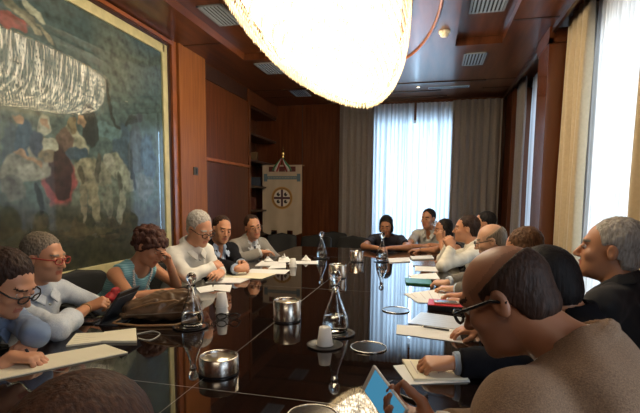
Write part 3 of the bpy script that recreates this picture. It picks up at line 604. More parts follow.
# ================================================================== FIELD MODELLER (smooth solids turned into one skin each)
f32 = np.float32
class Field:
    def __init__(s): s.ops = []
    def _a(s, fn, lo, hi, k, op): s.ops.append((fn, np.array(lo, float), np.array(hi, float), k, op)); return s
    def cap(s, a, b, ra, rb, k=.02, op='+', flat=False):
        a = np.array(a, float); b = np.array(b, float); ab = b - a; L2 = float(ab @ ab) + 1e-12; L = math.sqrt(L2)
        def fn(X, Y, Z):
            px, py, pz = X - a[0], Y - a[1], Z - a[2]; t = (px * ab[0] + py * ab[1] + pz * ab[2]) / L2; tc = np.clip(t, 0, 1)
            d = np.sqrt((px - ab[0] * tc) ** 2 + (py - ab[1] * tc) ** 2 + (pz - ab[2] * tc) ** 2) - (ra + (rb - ra) * tc)
            if flat: d = np.maximum(d, (t - 1) * L)
            return d
        r = max(ra, rb); return s._a(fn, np.minimum(a, b) - r, np.maximum(a, b) + r, k, op)
    def ell(s, c, rad, R=None, k=.02, op='+'):
        c = np.array(c, float); rad = np.array(rad, float); R = np.eye(3) if R is None else R
        def fn(X, Y, Z):
            px, py, pz = X - c[0], Y - c[1], Z - c[2]
            q = [px * R[0][i] + py * R[1][i] + pz * R[2][i] for i in range(3)]
            k0 = np.sqrt(sum((q[i] / rad[i]) ** 2 for i in range(3))); k1 = np.sqrt(sum((q[i] / rad[i] ** 2) ** 2 for i in range(3))) + 1e-9
            return k0 * (k0 - 1) / k1
        e = np.abs(R) @ rad; return s._a(fn, c - e, c + e, k, op)
    def fn(s, fn, lo, hi, k=.0, op='-'): return s._a(fn, lo, hi, k, op)
    def mesh(s, name, h, m, parent=None, noise=None, matfn=None, origin=(0, 0, 0)):
        add = [o for o in s.ops if o[4] == '+']
        lo = np.min([o[1] for o in add], 0) - 4 * h - .01; hi = np.max([o[2] for o in add], 0) + 4 * h + .01
        n = np.ceil((hi - lo) / h).astype(int) + 1
        D = np.full(tuple(n), .5, f32); ax = [(lo[i] + h * np.arange(n[i])).astype(f32) for i in range(3)]
        for fn, l, u, k, op in s.ops:
            pad = k + 3.5 * h + .012
            i0 = np.clip(np.floor((l - pad - lo) / h).astype(int), 0, n); i1 = np.clip(np.ceil((u + pad - lo) / h).astype(int) + 1, 0, n)
            if np.any(i1 <= i0): continue
            sl = tuple(slice(i0[i], i1[i]) for i in range(3))
            X = ax[0][sl[0]][:, None, None]; Y = ax[1][sl[1]][None, :, None]; Z = ax[2][sl[2]][None, None, :]
            d = fn(X, Y, Z); cur = D[sl]
            if op == '+':
                if k > 0: hh = np.maximum(k - np.abs(cur - d), 0) / k; D[sl] = np.minimum(cur, d) - hh * hh * k * .25
                else: D[sl] = np.minimum(cur, d)
            else:
                d = -d
                if k > 0: hh = np.maximum(k - np.abs(cur - d), 0) / k; D[sl] = np.maximum(cur, d) + hh * hh * k * .25
                else: D[sl] = np.maximum(cur, d)
        if noise is not None:
            I = np.nonzero(np.abs(D) < .05); D[I] += noise(ax[0][I[0]], ax[1][I[1]], ax[2][I[2]]).astype(f32)
        D[0], D[-1] = .5, .5; D[:, 0], D[:, -1] = .5, .5; D[:, :, 0], D[:, :, -1] = .5, .5
        S = D < 0; ncell = n - 1; cnt = np.zeros(tuple(ncell), np.int8)
        offs = [(a, b, c) for a in (0, 1) for b in (0, 1) for c in (0, 1)]
        for a, b, c in offs: cnt += S[a:a + ncell[0], b:b + ncell[1], c:c + ncell[2]]
        act = (cnt > 0) & (cnt < 8); I = np.array(np.nonzero(act)); N = I.shape[1]
        idx = np.full(tuple(ncell), -1, np.int64); idx[act] = np.arange(N)
        val = {o: D[I[0] + o[0], I[1] + o[1], I[2] + o[2]] for o in offs}
        acc = np.zeros((N, 3)); c_ = np.zeros(N)
        for o in offs:
            for a in range(3):
                if o[a] == 0:
                    p = list(o); p[a] = 1; p = tuple(p); va, vb = val[o], val[p]; cr_ = (va < 0) != (vb < 0)
                    t = np.where(cr_, va / np.where(cr_, va - vb, 1), 0)
                    q = np.array(o, float)[None].repeat(N, 0); q[:, a] += t; acc += q * cr_[:, None]; c_ += cr_
        Pv = (I.T + acc / c_[:, None]) * h + lo
        quads = []
        for a in range(3):
            b, c = (a + 1) % 3, (a + 2) % 3
            sa = [slice(1, -1)] * 3; sb = [slice(1, -1)] * 3; sa[a] = slice(0, -1); sb[a] = slice(1, None)
            s0 = S[tuple(sa)]; s1 = S[tuple(sb)]; cr_ = np.array(np.nonzero(s0 != s1))
            base = cr_.copy(); base[b] += 1; base[c] += 1
            inside0 = s0[tuple(cr_)]
            e_b = np.zeros((3, 1), int); e_b[b] = 1; e_c = np.zeros((3, 1), int); e_c[c] = 1
            g = [idx[tuple(base - e_b - e_c)], idx[tuple(base - e_c)], idx[tuple(base)], idx[tuple(base - e_b)]]
            q = np.stack(g, 1); q[~inside0] = q[~inside0][:, ::-1]; quads.append(q)
        Q = np.concatenate(quads); Q = Q[(Q >= 0).all(1)]
        org = np.array(origin, float)
        me = bpy.data.meshes.new(name); me.vertices.add(N); me.vertices.foreach_set('co', (Pv - org).astype(f32).ravel())
        me.loops.add(len(Q) * 4); me.loops.foreach_set('vertex_index', Q.ravel().astype(np.int32))
        me.polygons.add(len(Q)); me.polygons.foreach_set('loop_start', np.arange(0, len(Q) * 4, 4, dtype=np.int32)); me.polygons.foreach_set('loop_total', np.full(len(Q), 4, np.int32))
        me.polygons.foreach_set('use_smooth', np.ones(len(Q), bool))
        if matfn is not None:
            cen = Pv[Q].mean(1); me.polygons.foreach_set('material_index', matfn(cen).astype(np.int32))
        me.update(calc_edges=True); me.validate()
        return link(name, me, m, parent)
def wrinkle(amp, s, seed):
    r = np.random.default_rng(seed); dirs = r.normal(size=(5, 3)); dirs /= np.linalg.norm(dirs, axis=1)[:, None]; fr = s * r.uniform(.6, 2.0, 5); phs = r.uniform(0, 6.28, 5)
    d2 = r.normal(size=(4, 3)); d2 /= np.linalg.norm(d2, axis=1)[:, None]
    def f(x, y, z):
        o = 0; wv = 1.6 * np.sin(x * s * .5 + phs[0]) + 1.6 * np.sin(y * s * .45 + z * s * .3 + phs[1])
        for d, q, p_ in zip(dirs, fr, phs): o = o + np.sin((x * d[0] + y * d[1] + z * d[2]) * q + p_ + wv)
        fine = 0
        for d in d2: fine = fine + np.sin((x * d[0] + y * d[1] + z * d[2]) * s * 2.7 + 2.2 * np.sin((x * d[1] + z * d[0]) * s * .9 + wv))
        return amp * (o / 5) + amp * .42 * (fine / 4)
    return f
def nrm(v): v = np.array(v, float); return v / (np.linalg.norm(v) + 1e-9)

skin_tones = {'tan': (.53, .245, .13), 'fair': (.62, .34, .21), 'dark': (.37, .165, .09), 'pink': (.60, .29, .165)}
def skinmat(k):
    c = skin_tones[k]; return mat('skin_' + k, c, .42, noise=.10, nscale=14, sub=.08, bump=.12)
def hairmat(nm, c, c2): return mat('hair_' + nm, c, .6, nscale=22, stretch=(6, 6, 1.0), col2=c2, bump=.9, spec=.25)
HAIR = {'grey': ((.36, .32, .27), (.15, .12, .10)), 'silver': ((.50, .47, .42), (.26, .23, .20)), 'saltpepper': ((.24, .19, .14), (.09, .07, .05)), 'brown': ((.17, .085, .04), (.06, .028, .014)),
        'darkbrown': ((.045, .022, .014), (.018, .009, .006)), 'black': ((.016, .012, .011), (.006, .005, .005)), 'auburn': ((.075, .030, .014), (.026, .010, .006)), 'curly': ((.09, .035, .022), (.03, .012, .009))}

def head_frame(a, pitch=0, roll=0):
    a = math.radians(a); p = math.radians(pitch); r = math.radians(roll)
    fw = np.array([math.cos(a) * math.cos(p), math.sin(a) * math.cos(p), -math.sin(p)]); rt = np.array([math.sin(a), -math.cos(a), 0]); up = np.cross(rt, fw)
    rt2 = math.cos(r) * rt + math.sin(r) * up * -1; up2 = math.cos(r) * up + math.sin(r) * rt
    return np.stack([rt2, fw, up2], 1)   # columns: right, forward, up

def hand_ops(Fd, W, d, n, side, curl=.4, sc=1.0, thumb=.4, spread=.1, pinch=False, k=.006, tk=.7):
    d = nrm(d); n = np.array(n, float); n = nrm(n - d * (n @ d)); ta = np.cross(d, n) * (1 if side == 'R' else -1)
    W = np.array(W, float); offs = [.031, .0105, -.0105, -.030]; pl = [.086, .090, .085, .076]; fl = [.070, .078, .072, .056]
    kn = []
    for i in range(4):
        K = W + (d * pl[i] + ta * offs[i]) * sc; kn.append(K); Fd.cap(W + (d * .012 + ta * offs[i] * .55) * sc, K, .0155 * sc, .0115 * sc, .012)
    Fd.ell(W + d * .05 * sc + n * .004 * sc, (.036 * sc, .042 * sc, .0135 * sc), np.stack([ta, d, n], 1), .012)
    tips = []
    for i in range(4):
        c = curl if not isinstance(curl, (list, tuple)) else curl[i]
        p = kn[i]; ang = 0; dd = nrm(d + ta * spread * offs[i] / .03); r = .0092
        for sg, b in zip((.45, .31, .24), (62, 78, 48)):
            ang += math.radians(b * c); v = dd * math.cos(ang) + n * math.sin(ang); q = p + v * fl[i] * sg * sc; Fd.cap(p, q, r * sc, (r - .0011) * sc, k); p = q; r -= .0009
        tips.append(p)
    b0 = W + (d * .018 + ta * .018 + n * .004) * sc
    v1 = nrm(d * .62 + ta * (.75 - .5 * thumb) + n * (.15 + .5 * thumb)); b1 = b0 + v1 * .046 * sc; v2 = nrm(d * .85 + ta * (.40 - .7 * thumb) + n * (.15 + .6 * thumb)); b2 = b1 + v2 * .033 * sc; b3 = b2 + nrm(v2 + n * .2) * .024 * sc
    Fd.cap(b0, b1, .0155 * sc, .0118 * sc, .012); Fd.cap(b1, b2, .0112 * sc, .010 * sc, k); Fd.cap(b2, b3, .010 * sc, .0085 * sc, k)
    return tips, b3, (d, n, ta)

def ik(S, W, l1, l2, pole):
    d = W - S; L = np.linalg.norm(d); tot = l1 + l2
    if L > tot * .995: s_ = L / (tot * .995); l1 *= s_; l2 *= s_
    u = d / L; a = (l1 * l1 - l2 * l2 + L * L) / (2 * L); hh = math.sqrt(max(l1 * l1 - a * a, 1e-6)); pole = nrm(np.array(pole, float) - u * (u @ np.array(pole, float)))
    return S + u * a + pole * hh

LOGP = []
def person(label, head, hyaw, hpitch=0, hroll=0, byaw=None, skin='tan', hair='black', style='short', h=.008, shirt=None, jacket=None, trousers=(.03, .03, .035),
           hands=None, sleeves='long', glasses=None, beard=0, width=1.0, lean=None, neck_lean=None, group=None, tie=None, brow=None, open_neck=.0, hs=1.0, neck_len=.125, legs=True, pelvis=None, collar=True, shirtmat=None, bust=0, belly=0, eyes=True, seat=.47, hgt=None, chairlabel=None, chair=True, bald_z=.058, hair_thick=.009, extra=None, shf=0.0, seed=1):
    """hands: dict side -> (wrist, direction, palm normal, curl, options)"""
    Hc = np.array(head, float); byaw = hyaw if byaw is None else byaw; HF = head_frame(hyaw, hpitch, hroll); ba = math.radians(byaw)
    bf = np.array([math.cos(ba), math.sin(ba), 0]); br = np.array([math.sin(ba), -math.cos(ba), 0]); upz = np.array([0, 0, 1.])
    nl = math.radians(neck_lean if neck_lean is not None else 18 + .45 * hpitch)
    N = Hc - HF[:, 2] * .05 - HF[:, 1] * .02 - (upz * math.cos(nl) + bf * math.sin(nl)) * neck_len
    zp = seat + .07; tl = .50; dz = N[2] - zp
    if pelvis is None:
        off_ = lean if lean is not None else math.sqrt(max(tl * tl - dz * dz, .0009)) if dz < tl else .03
        Pp = np.array([N[0], N[1], zp]) - bf * min(off_, .42)
    else: Pp = np.array([pelvis[0], pelvis[1], zp])
    sp = nrm(N - Pp); tfw = nrm(bf - sp * (bf @ sp)); TL = np.linalg.norm(N - Pp); cf_ = np.stack([br, tfw, sp], 1)
    root = thing('person', label, 'person', (Pp[0], Pp[1], 0), 0, group); org = (Pp[0], Pp[1], 0)
    Hl = lambda x, y, z: Hc + HF @ (np.array([x, y, z]) * hs)
    Tl = lambda x, y, z: N + br * x + tfw * y + sp * z
    sw_ = .175 * width
    SH = {'R': Tl(sw_, -.005 + shf * .3, -.055), 'L': Tl(-sw_ + abs(shf) * .2, -.005 + shf, -.055 + shf * .3)}
    def torso(Fd, g, k=.05):
        Wd = width
        R3 = cf_
        Fd.ell(Tl(0, .0, -.17), (.165 * Wd + g, .108 + g + bust * .3, .17 + g), R3, k); Fd.ell(Tl(0, .0 + .3 * belly, -.36), (.150 * Wd + g + belly * .6, .105 + g + belly, .15 + g), R3, k)
        Fd.ell(Pp + upz * .02, (.165 * Wd + g, .12 + g, .11 + g), np.stack([br, bf, upz], 1), k)
        Fd.cap(SH['L'], SH['R'], .056 + g, .056 + g, k); Fd.cap(Tl(-.10 * Wd, -.01, -.035), Tl(0, -.005, .0), .048 + g, .055 + g, k); Fd.cap(Tl(.10 * Wd, -.01, -.035), Tl(0, -.005, .0), .048 + g, .055 + g, k)
        if bust:
            for s_ in (-1, 1): Fd.ell(Tl(s_ * .075, .095, -.20), (.062 + g, .052 + g, .06 + g), R3, .03)
    # ---- body
    Bd = Field(); torso(Bd, -.012)
    Bd.cap(Tl(0, -.01, -.03), Hl(0, -.025, -.06), .060 * (1 if width > .93 else .88), .055 * (1 if width > .93 else .86), .03)
    Rh = HF
    E_ = lambda c, r, k=.03, op='+': Bd.ell(Hl(*c), np.array(r) * hs, Rh, k * hs, op)
    E_((0, -.012, .035), (.075, .097, .085)); E_((0, .028, -.035), (.061, .066, .083)); E_((0, .042, -.083), (.046, .046, .034)); E_((0, .078, -.100), (.020, .018, .017), .02)
    Cp = lambda a, b, ra, rb, k, op='+': Bd.cap(Hl(*a), Hl(*b), ra * hs, rb * hs, k * hs, op)
    Cp((0, .090, .012), (0, .113, -.026), .007, .0125, .010); E_((-.011, .102, -.033), (.008, .010, .007), .006); E_((.011, .102, -.033), (.008, .010, .007), .006)
    Cp((-.036, .080, .031), (.036, .080, .031), .011, .011, .018)
    E_((-.042, .060, -.022), (.022, .022, .020), .02); E_((.042, .060, -.022), (.022, .022, .020), .02)
    for sx in (-1, 1): E_((sx * .031, .099, .008), (.017, .014, .0115), .010, '-')
    Cp((-.017, .091, -.0565), (.017, .091, -.0565), .0055, .0055, .006); E_((0, .096, -.0555), (.012, .007, .005), .005)
    Cp((-.014, .090, -.068), (.014, .090, -.068), .0062, .0062, .006); Cp((-.021, .099, -.062), (.021, .099, -.062), .0022, .0022, .004, '-')
    for sx in (-1, 1):
        E_((sx * .079, -.014, -.004), (.010, .019, .032), .008); E_((sx * .088, -.008, .002), (.006, .010, .017), .005, '-')
    arms = {}
    for sd in 'RL':
        sgn = 1 if sd == 'R' else -1; hd = (hands or {}).get(sd)
        if hd is None: hd = (Tl(sgn * .20, .22, -.46), bf, (0, 0, -1), .4, {})
        Wp, dr, pn, cu = hd[:4]; op = dict(hd[4]) if len(hd) > 4 else {}
        Wp = np.array(Wp, float); pole = op.pop('pole', br * sgn * .6 - upz * .9 - bf * .3); elbow = op.pop('elbow', None)
        S_ = SH[sd] + br * sgn * .005
        El = np.array(elbow, float) if elbow is not None else ik(S_, Wp, .285 * hs, .25 * hs, pole)
        Bd.cap(S_, El, .048 * width, .039 * width, .03); Bd.cap(El, Wp, .040 * width, .0255, .02)
        tips = hand_ops(Bd, Wp, dr, pn, sd, cu, sc=op.pop('sc', .97), **{k_: v_ for k_, v_ in op.items() if k_ in ('thumb', 'spread')})
        arms[sd] = (S_, El, Wp, tips)
    if legs:
        for sgn in (-1, 1):
            hip = Pp + br * sgn * .09; kn_ = hip + bf * .42 + br * sgn * .03; kn_[2] = seat + .04; an = kn_ + bf * .02; an[2] = .09
            Bd.cap(hip, kn_, .070, .050, .03); Bd.cap(kn_, an, .048, .034, .02); Bd.cap(an, an + bf * .10 - upz * .05, .034, .028, .02)
    bm = skinmat(skin); lipm = mat('lips_' + skin, tuple(c * f for c, f in zip(skin_tones[skin], (.82, .55, .60))), .4)
    hc, hc2 = HAIR[hair]; hm = hairmat(hair, hc, hc2); bmat = mat('brow_' + (brow or hair), HAIR[brow or hair][0], .7); scalp = mat('cropped_scalp_%s_%s' % (skin, hair), tuple(.62 * a_ + .38 * b_ for a_, b_ in zip(skin_tones[skin], HAIR[hair][0])), .5); stub = mat('stubble_%s_%s' % (skin, beard), tuple(c * (1 - .45 * beard) + .10 * beard * .6 for c in skin_tones[skin]), .6)
    def mf(c):
        q = (c - Hc) @ HF / hs; o = np.zeros(len(c), int)
        if beard: o[(q[:, 1] > -.005) & (q[:, 2] < -.030 - .30 * np.clip(.06 - q[:, 1], 0, 1) * .4) & (q[:, 2] > -.118) & (np.abs(q[:, 0]) < .085)] = 3
        o[(np.abs(q[:, 0]) < .024) & (q[:, 1] > .085) & (q[:, 2] > -.0735) & (q[:, 2] < -.0515)] = 1
        ax_ = np.abs(q[:, 0]); arc = .0335 - .12 * (ax_ - .030) ** 2 * 20
        o[(ax_ > .012) & (ax_ < .052) & (q[:, 1] > .066) & (np.abs(q[:, 2] - arc) < .0044)] = 2
        if style == 'baldring':
            th_ = bald_z - .45 * (q[:, 1] + .03); o[(q[:, 2] > .0) & (q[:, 2] < th_ + .016 + .006 * np.sin(q[:, 0] * 90)) & (q[:, 1] < .05) & (ax_ < .1)] = 4
        return o
    Bd.mesh('body', h, [bm, lipm, bmat, stub, scalp], root, matfn=mf, origin=org)
    O3 = V(org)
    # ---- eyes
    if eyes:
        em = mat('eye_white', (.72, .68, .62), .12); im = mat('dark_iris', (.03, .018, .010), .1)
        for sx in (-1, 1):
            mb = MB(); n1, n2 = 12, 16; R_e = .0118 * hs; vs = []; fs = []
            for j in range(n1 + 1):
                for k in range(n2):
                    th = math.pi * j / n1; p_ = np.array([math.sin(th) * math.cos(2 * math.pi * k / n2), math.cos(th), math.sin(th) * math.sin(2 * math.pi * k / n2)]) * R_e
                    vs.append(V(Hl(sx * .031, .0835, .008) + HF @ p_) - O3)
            for j in range(n1):
                for k in range(n2): fs.append((j * n2 + k, (j + 1) * n2 + k, (j + 1) * n2 + (k + 1) % n2, j * n2 + (k + 1) % n2))
            mb.add(vs, fs, True); mb.mi = [1 if i < n2 * 3 else 0 for i in range(len(fs))]
            eo = mb.build('eye', [em, im], root)
            for up_ in (1, 0):  # eyelid shells
                mb = MB(); vs = []; fs = []
                for j in range(9):
                    for k in range(11):
                        phi = (math.radians(-8 + 100 * j / 8) if hpitch > 12 else math.radians(10 + 80 * j / 8)) if up_ else math.radians(-95 + 70 * j / 8); th = math.radians(-80 + 160 * k / 10)
                        p_ = np.array([math.sin(th), math.cos(th) * math.cos(phi), math.cos(th) * math.sin(phi)]) * R_e * 1.12
                        vs.append(V(Hl(sx * .031, .0835, .008) + HF @ p_) - O3)
                for j in range(8):
                    for k in range(10): q_ = j * 11 + k; fs.append((q_, q_ + 1, q_ + 12, q_ + 11))
                mb.add(vs, fs, True); mb.build('eyelid', bm, eo)
    # ---- hair
    if style:
        Hd = Field(); Eh = lambda c, r, k=.02, op='+': Hd.ell(Hl(*c), np.array(r) * hs, Rh, k, op); T = hair_thick
        if style == 'full': Eh((0, -.014, .036), (.0765 + T, .0985 + T, .0865 + T))
        elif style == 'baldring': Eh((0, -.016, .034), (.0765 + T, .0985 + T, .0865 + T))
        else: Eh((0, -.030, .043), (.0768 + T * .6, .0920 + T * .8, .082 + T * .9))
        nz_ = wrinkle(.0050, 230, seed)
        if style in ('short', 'side', 'receding', 'baldring', 'thin'):
            Eh((0, -.048, -.03), (.062 + T * .5, .060 + T * .5, .055)); 
        if style in ('baldring', 'full'): nz_ = wrinkle(.0014, 260, seed)
        if style == 'curly':
            for i in range(150):
                rr = random.Random(i * 7 + seed); th = rr.uniform(0, 6.28); u_ = rr.uniform(-.75, 1); s_ = math.sqrt(max(0, 1 - u_ * u_)); x_, y_, z_ = .104 * s_ * math.cos(th), -.030 + .118 * s_ * math.sin(th), .028 + .104 * u_
                if y_ > .055 and z_ < .045: continue
                if abs(x_) < .06 and y_ > .03 and z_ < .05: continue
                Eh((x_, y_, z_), (.0175, .0175, .0175), .006)
            nz_ = wrinkle(.004, 260, seed)
        if style == 'bob': 
            Eh((0, -.045, -.045), (.088, .068, .085), .03); Eh((-.078, -.008, -.035), (.014, .036, .065), .02); Eh((.078, -.008, -.035), (.014, .036, .065), .02)
        if style == 'long':
            Eh((0, -.05, -.06), (.086, .062, .12), .03); Eh((0, -.065, -.17), (.085, .045, .09), .03); Eh((-.080, -.005, -.07), (.016, .036, .10), .02); Eh((.080, -.005, -.07), (.016, .036, .10), .02)
        if style == 'full':
            Eh((0, -.03, .0), (.098, .108, .105), .03); Eh((0, -.05, -.07), (.092, .075, .08), .03)
        # face and neck are kept free of hair
        if style in ('short', 'side', 'receding', 'baldring', 'thin'):
            xs_ = [-.16, -.09, -.055, -.035, -.008, .012, .022, .034, .060, .085, .13]
            zs_ = [-.085, -.080, -.070, -.030, .026, .026, .004, .056, .082, .098, .11]
            if style == 'receding': zs_[-4:] = [.050, .085, .108, .12]
        elif style == 'curly': xs_ = [-.2, -.07, -.02, .02, .055, .09, .14]; zs_ = [-.09, -.075, -.05, -.02, .03, .052, .06]
        elif style == 'full': xs_ = [-.2, -.07, .0, .05, .09, .14]; zs_ = [-.16, -.13, -.10, .0, .06, .08]
        else: xs_ = [-.2, -.07, .0, .025, .040, .060, .08, .14]; zs_ = [-.5, -.5, -.40, -.30, .045, .074, .090, .10]
        bnd = .0
        def cut(X, Y, Z):
            px, py, pz = X - Hc[0], Y - Hc[1], Z - Hc[2]; y = (px * HF[0][1] + py * HF[1][1] + pz * HF[2][1]) / hs; z = (px * HF[0][2] + py * HF[1][2] + pz * HF[2][2]) / hs; x = (px * HF[0][0] + py * HF[1][0] + pz * HF[2][0]) / hs
            zl = np.interp(y, xs_, zs_) + .004 * np.sin(x * 260 + seed) + .003 * np.sin(x * 610 + y * 400); wl = np.abs(x)
            if style in ('bob', 'long'): zl = np.where((wl > .058) & (y < .040), -.5, zl)
            d = (zl - z) * .75
            if style == 'baldring': d = np.maximum(d, z - (bald_z - .45 * (y + .03)))
            if style == 'thin': d = np.maximum(d, -(np.sqrt((x / .060) ** 2 + ((y - .035) / .085) ** 2 + ((z - .12) / .085) ** 2) - 1) * .05)
            return -d
        big = .3; Hd.fn(lambda X, Y, Z: cut(X, Y, Z) * -1 * -1, Hc - big, Hc + big, .0, 'cut')
        # 'cut' removes where the hairline function is negative
        Hd.ops[-1] = (lambda X, Y, Z: cut(X, Y, Z), Hc - big, Hc + big, .004, '-')
        Hd.mesh('hair', min(h, .006), hm, root, noise=nz_, origin=org)
    # ---- clothes
    def sleeve(Fd, sd, g, kind, k=.03):
        S_, El, Wp, _ = arms[sd]
        if kind == 'none': return
        Fd.cap(SH[sd] - br * (1 if sd == 'R' else -1) * .02, SH[sd] + (S_ - SH[sd]) * .5, .055 * width + g, .052 * width + g, k)
        if kind == 'short': e_ = S_ + (El - S_) * .66; Fd.cap(S_, e_, .050 * width + g, .048 * width + g + .008, k, flat=True); return
        Fd.cap(S_, El, .050 * width + g, .041 * width + g, k)
        t = {'long': .97, 'rolled': .42, 'jacket': .90}[kind]; e_ = El + (Wp - El) * t; Fd.cap(El, e_, .042 * width + g, .042 * width + g + (.030 - .042 * width) * t * .85 + .003, k, flat=True)
        if kind == 'rolled': Fd.cap(El + (Wp - El) * (t - .13), e_ + (Wp - El) * .0, .040 * width + g + .007, .038 * width + g + .007, .006, flat=True)
    if shirt is not None:
        Sf = Field(); torso(Sf, .004)
        for sd in 'RL': sleeve(Sf, sd, .007, sleeves)
        if collar:
            Cf = Field(); kw = width if width > .93 else .92
            for sgn in (-1, 1):
                pts_ = [(0, -.070, .066), (sgn * .042, -.060, .062), (sgn * .068, -.022, .050), (sgn * .070, .022, .028), (sgn * .052, .066, .0), (sgn * (.018 + .3 * open_neck), .092, -.022)]
                lo_ = [(0, -.090, .030), (sgn * .056, -.078, .026), (sgn * .090, -.030, .018), (sgn * .096, .028, .0), (sgn * .078, .092, -.026), (sgn * (.044 + .3 * open_neck), .120, -.052)]
                for i_ in range(5):
                    for t_ in np.linspace(0, 1, 8):
                        mixp = lambda u, v: np.array(u) * (1 - t_) + np.array(v) * t_
                        a_, b_ = mixp(pts_[i_], lo_[i_]), mixp(pts_[i_ + 1], lo_[i_ + 1]); Cf.cap(Tl(a_[0] * kw, a_[1] + bust * 0, a_[2]), Tl(b_[0] * kw, b_[1], b_[2]), .0055, .0055, .006)
        Sf.cap(Tl(0, .0, .0), Tl(0, .0, .10), .050, .058, .006, '-')
        if open_neck: Sf.ell(Tl(0, .105, -.0), (.032 + open_neck * .25, .07, .055 + open_neck), cf_, .008, '-')
        if sleeves == 'none':
            for sgn, sd in ((1, 'R'), (-1, 'L')): Sf.ell(Tl(sgn * (sw_ + .035), 0, -.05), (.055, .10, .10), cf_, .01, '-')
            Sf.ell(Tl(0, .0, .0), (.085, .09, .07), cf_, .01, '-')
        sm = shirtmat or mat('cloth_%d_%d_%d' % tuple(int(c * 100) for c in shirt), shirt, .8, noise=.08, nscale=30, bump=.25, sheen=.1)
        so = Sf.mesh('top' if sleeves in ('none', 'short') else 'shirt', h if h > .006 else h * 1.1, sm, root, noise=wrinkle(.0075, 36, seed + 5), origin=org)
        if collar:
            Cf.mesh('collar', min(h, .006), shirtmat or mat('cloth_%d_%d_%d' % tuple(int(c * 100) for c in shirt), shirt, .8, noise=.08, nscale=30, bump=.25, sheen=.1), so, origin=org)
        if sleeves in ('long', 'rolled') and collar and not jacket:
            pb_ = MB()
            for k in range(5): c_ = V(Tl(0, .118 + bust * .3, -.06 - .065 * k)) - O3; pb_.tube([c_ - V(tfw) * .01, c_ + V(tfw) * .004], .005, 8)
            pb_.build('button', mat('button_pearl', (.6, .58, .52), .3), so)
    if jacket is not None:
        Jf = Field(); torso(Jf, .018, .05)
        for sd in 'RL': sleeve(Jf, sd, .017, 'jacket')
        ring = [Tl(.070 * math.cos(a), -.006 + .074 * math.sin(a), .012 - .022 * math.sin(a)) for a in [math.pi * (.98 + 1.04 * i / 12) for i in range(13)]]
        for a_, b_ in zip(ring[:-1], ring[1:]): Jf.cap(a_, b_, .013, .013, .010); Jf.cap(a_ + sp * .012, b_ + sp * .012, .009, .009, .006)
        Jf.cap(Tl(0, .0, .0), Tl(0, .0, .10), .056, .064, .006, '-')
        def vcut(X, Y, Z):
            px, py, pz = X - N[0], Y - N[1], Z - N[2]; x = px * br[0] + py * br[1] + pz * br[2]; y = px * tfw[0] + py * tfw[1] + pz * tfw[2]; z = px * sp[0] + py * sp[1] + pz * sp[2]
            return np.maximum(np.abs(x) - np.clip((z + .36) * .20, -.02, .075), np.maximum(.02 - y, y - .150))
        Jf.fn(vcut, N - .42, N + .3, .006, '-')
        for sgn in (-1, 1):
            for a_, b_ in (((.060, .070, .005), (.082, .122, -.10)), ((.082, .122, -.10), (.020, .135, -.30))): Jf.cap(Tl(sgn * a_[0], a_[1], a_[2]), Tl(sgn * b_[0], b_[1], b_[2]), .012, .009, .008)
        Jf.mesh('jacket', h * 1.1, jacket, root, noise=wrinkle(.0065, 28, seed + 9), origin=org)
        for sd in 'RL':
            S_, El, Wp, _ = arms[sd]; a_ = El + (Wp - El) * .86; b_ = El + (Wp - El) * .975; MB().tube([V(a_) - O3, V(b_) - O3], [.034, .033], 16).build('shirt_cuff', shirtmat or MATS['cloth_%d_%d_%d' % tuple(int(c * 100) for c in shirt)], root)
    if tie is not None:
        mb = MB(); pts = [V(Tl(0, .085, -.005)) - O3, V(Tl(0, .112, -.03)) - O3, V(Tl(0, .132, -.12)) - O3, V(Tl(0, .134, -.24)) - O3, V(Tl(0, .130, -.36)) - O3]; wd = [.016, .012, .022, .030, .034]
        vs = []; 
        for p_, w_ in zip(pts, wd):
            for sx, sy in ((-1, 0), (0, .006), (1, 0), (0, -.004)): vs.append(p_ + V(br) * sx * w_ + V(tfw) * sy)
        mb.add(vs, [(i * 4 + k, i * 4 + (k + 1) % 4, (i + 1) * 4 + (k + 1) % 4, (i + 1) * 4 + k) for i in range(4) for k in range(4)] + [(3, 2, 1, 0), (16, 17, 18, 19)], False)
        mb.build('tie', tie, root)
    if legs:
        Pf = Field()
        Pf.ell(Pp + upz * .0, (.175 * width, .135, .10), np.stack([br, bf, upz], 1), .05)
        for sgn in (-1, 1):
            hip = Pp + br * sgn * .09; kn_ = hip + bf * .42 + br * sgn * .03; kn_[2] = seat + .04; an = kn_ + bf * .02; an[2] = .09
            Pf.cap(hip, kn_, .084, .062, .04); Pf.cap(kn_, an, .062, .052, .03, flat=True)
        Pf.mesh('trousers', .013, mat('trouser_%d' % int(trousers[0] * 200), trousers, .85, noise=.1, nscale=40), root, noise=wrinkle(.004, 30, 3), origin=org)
        for sgn in (-1, 1):
            kn_ = Pp + br * sgn * .12 + bf * .44; kn_[2] = 0; Sh = Field(); Sh.ell(kn_ + upz * .045 - bf * .01, (.042, .055, .045), np.stack([br, bf, upz], 1), .02); Sh.ell(kn_ + upz * .035 + bf * .11, (.046, .10, .034), np.stack([br, bf, upz], 1), .02)
            Sh.fn(lambda X, Y, Z: Z + 0 * X + 0 * Y - .002, kn_ - .3, kn_ + .3, 0, '-')
            Sh.mesh('shoe', .010, mat('black_shoe', (.015, .012, .010), .35), root, origin=org)
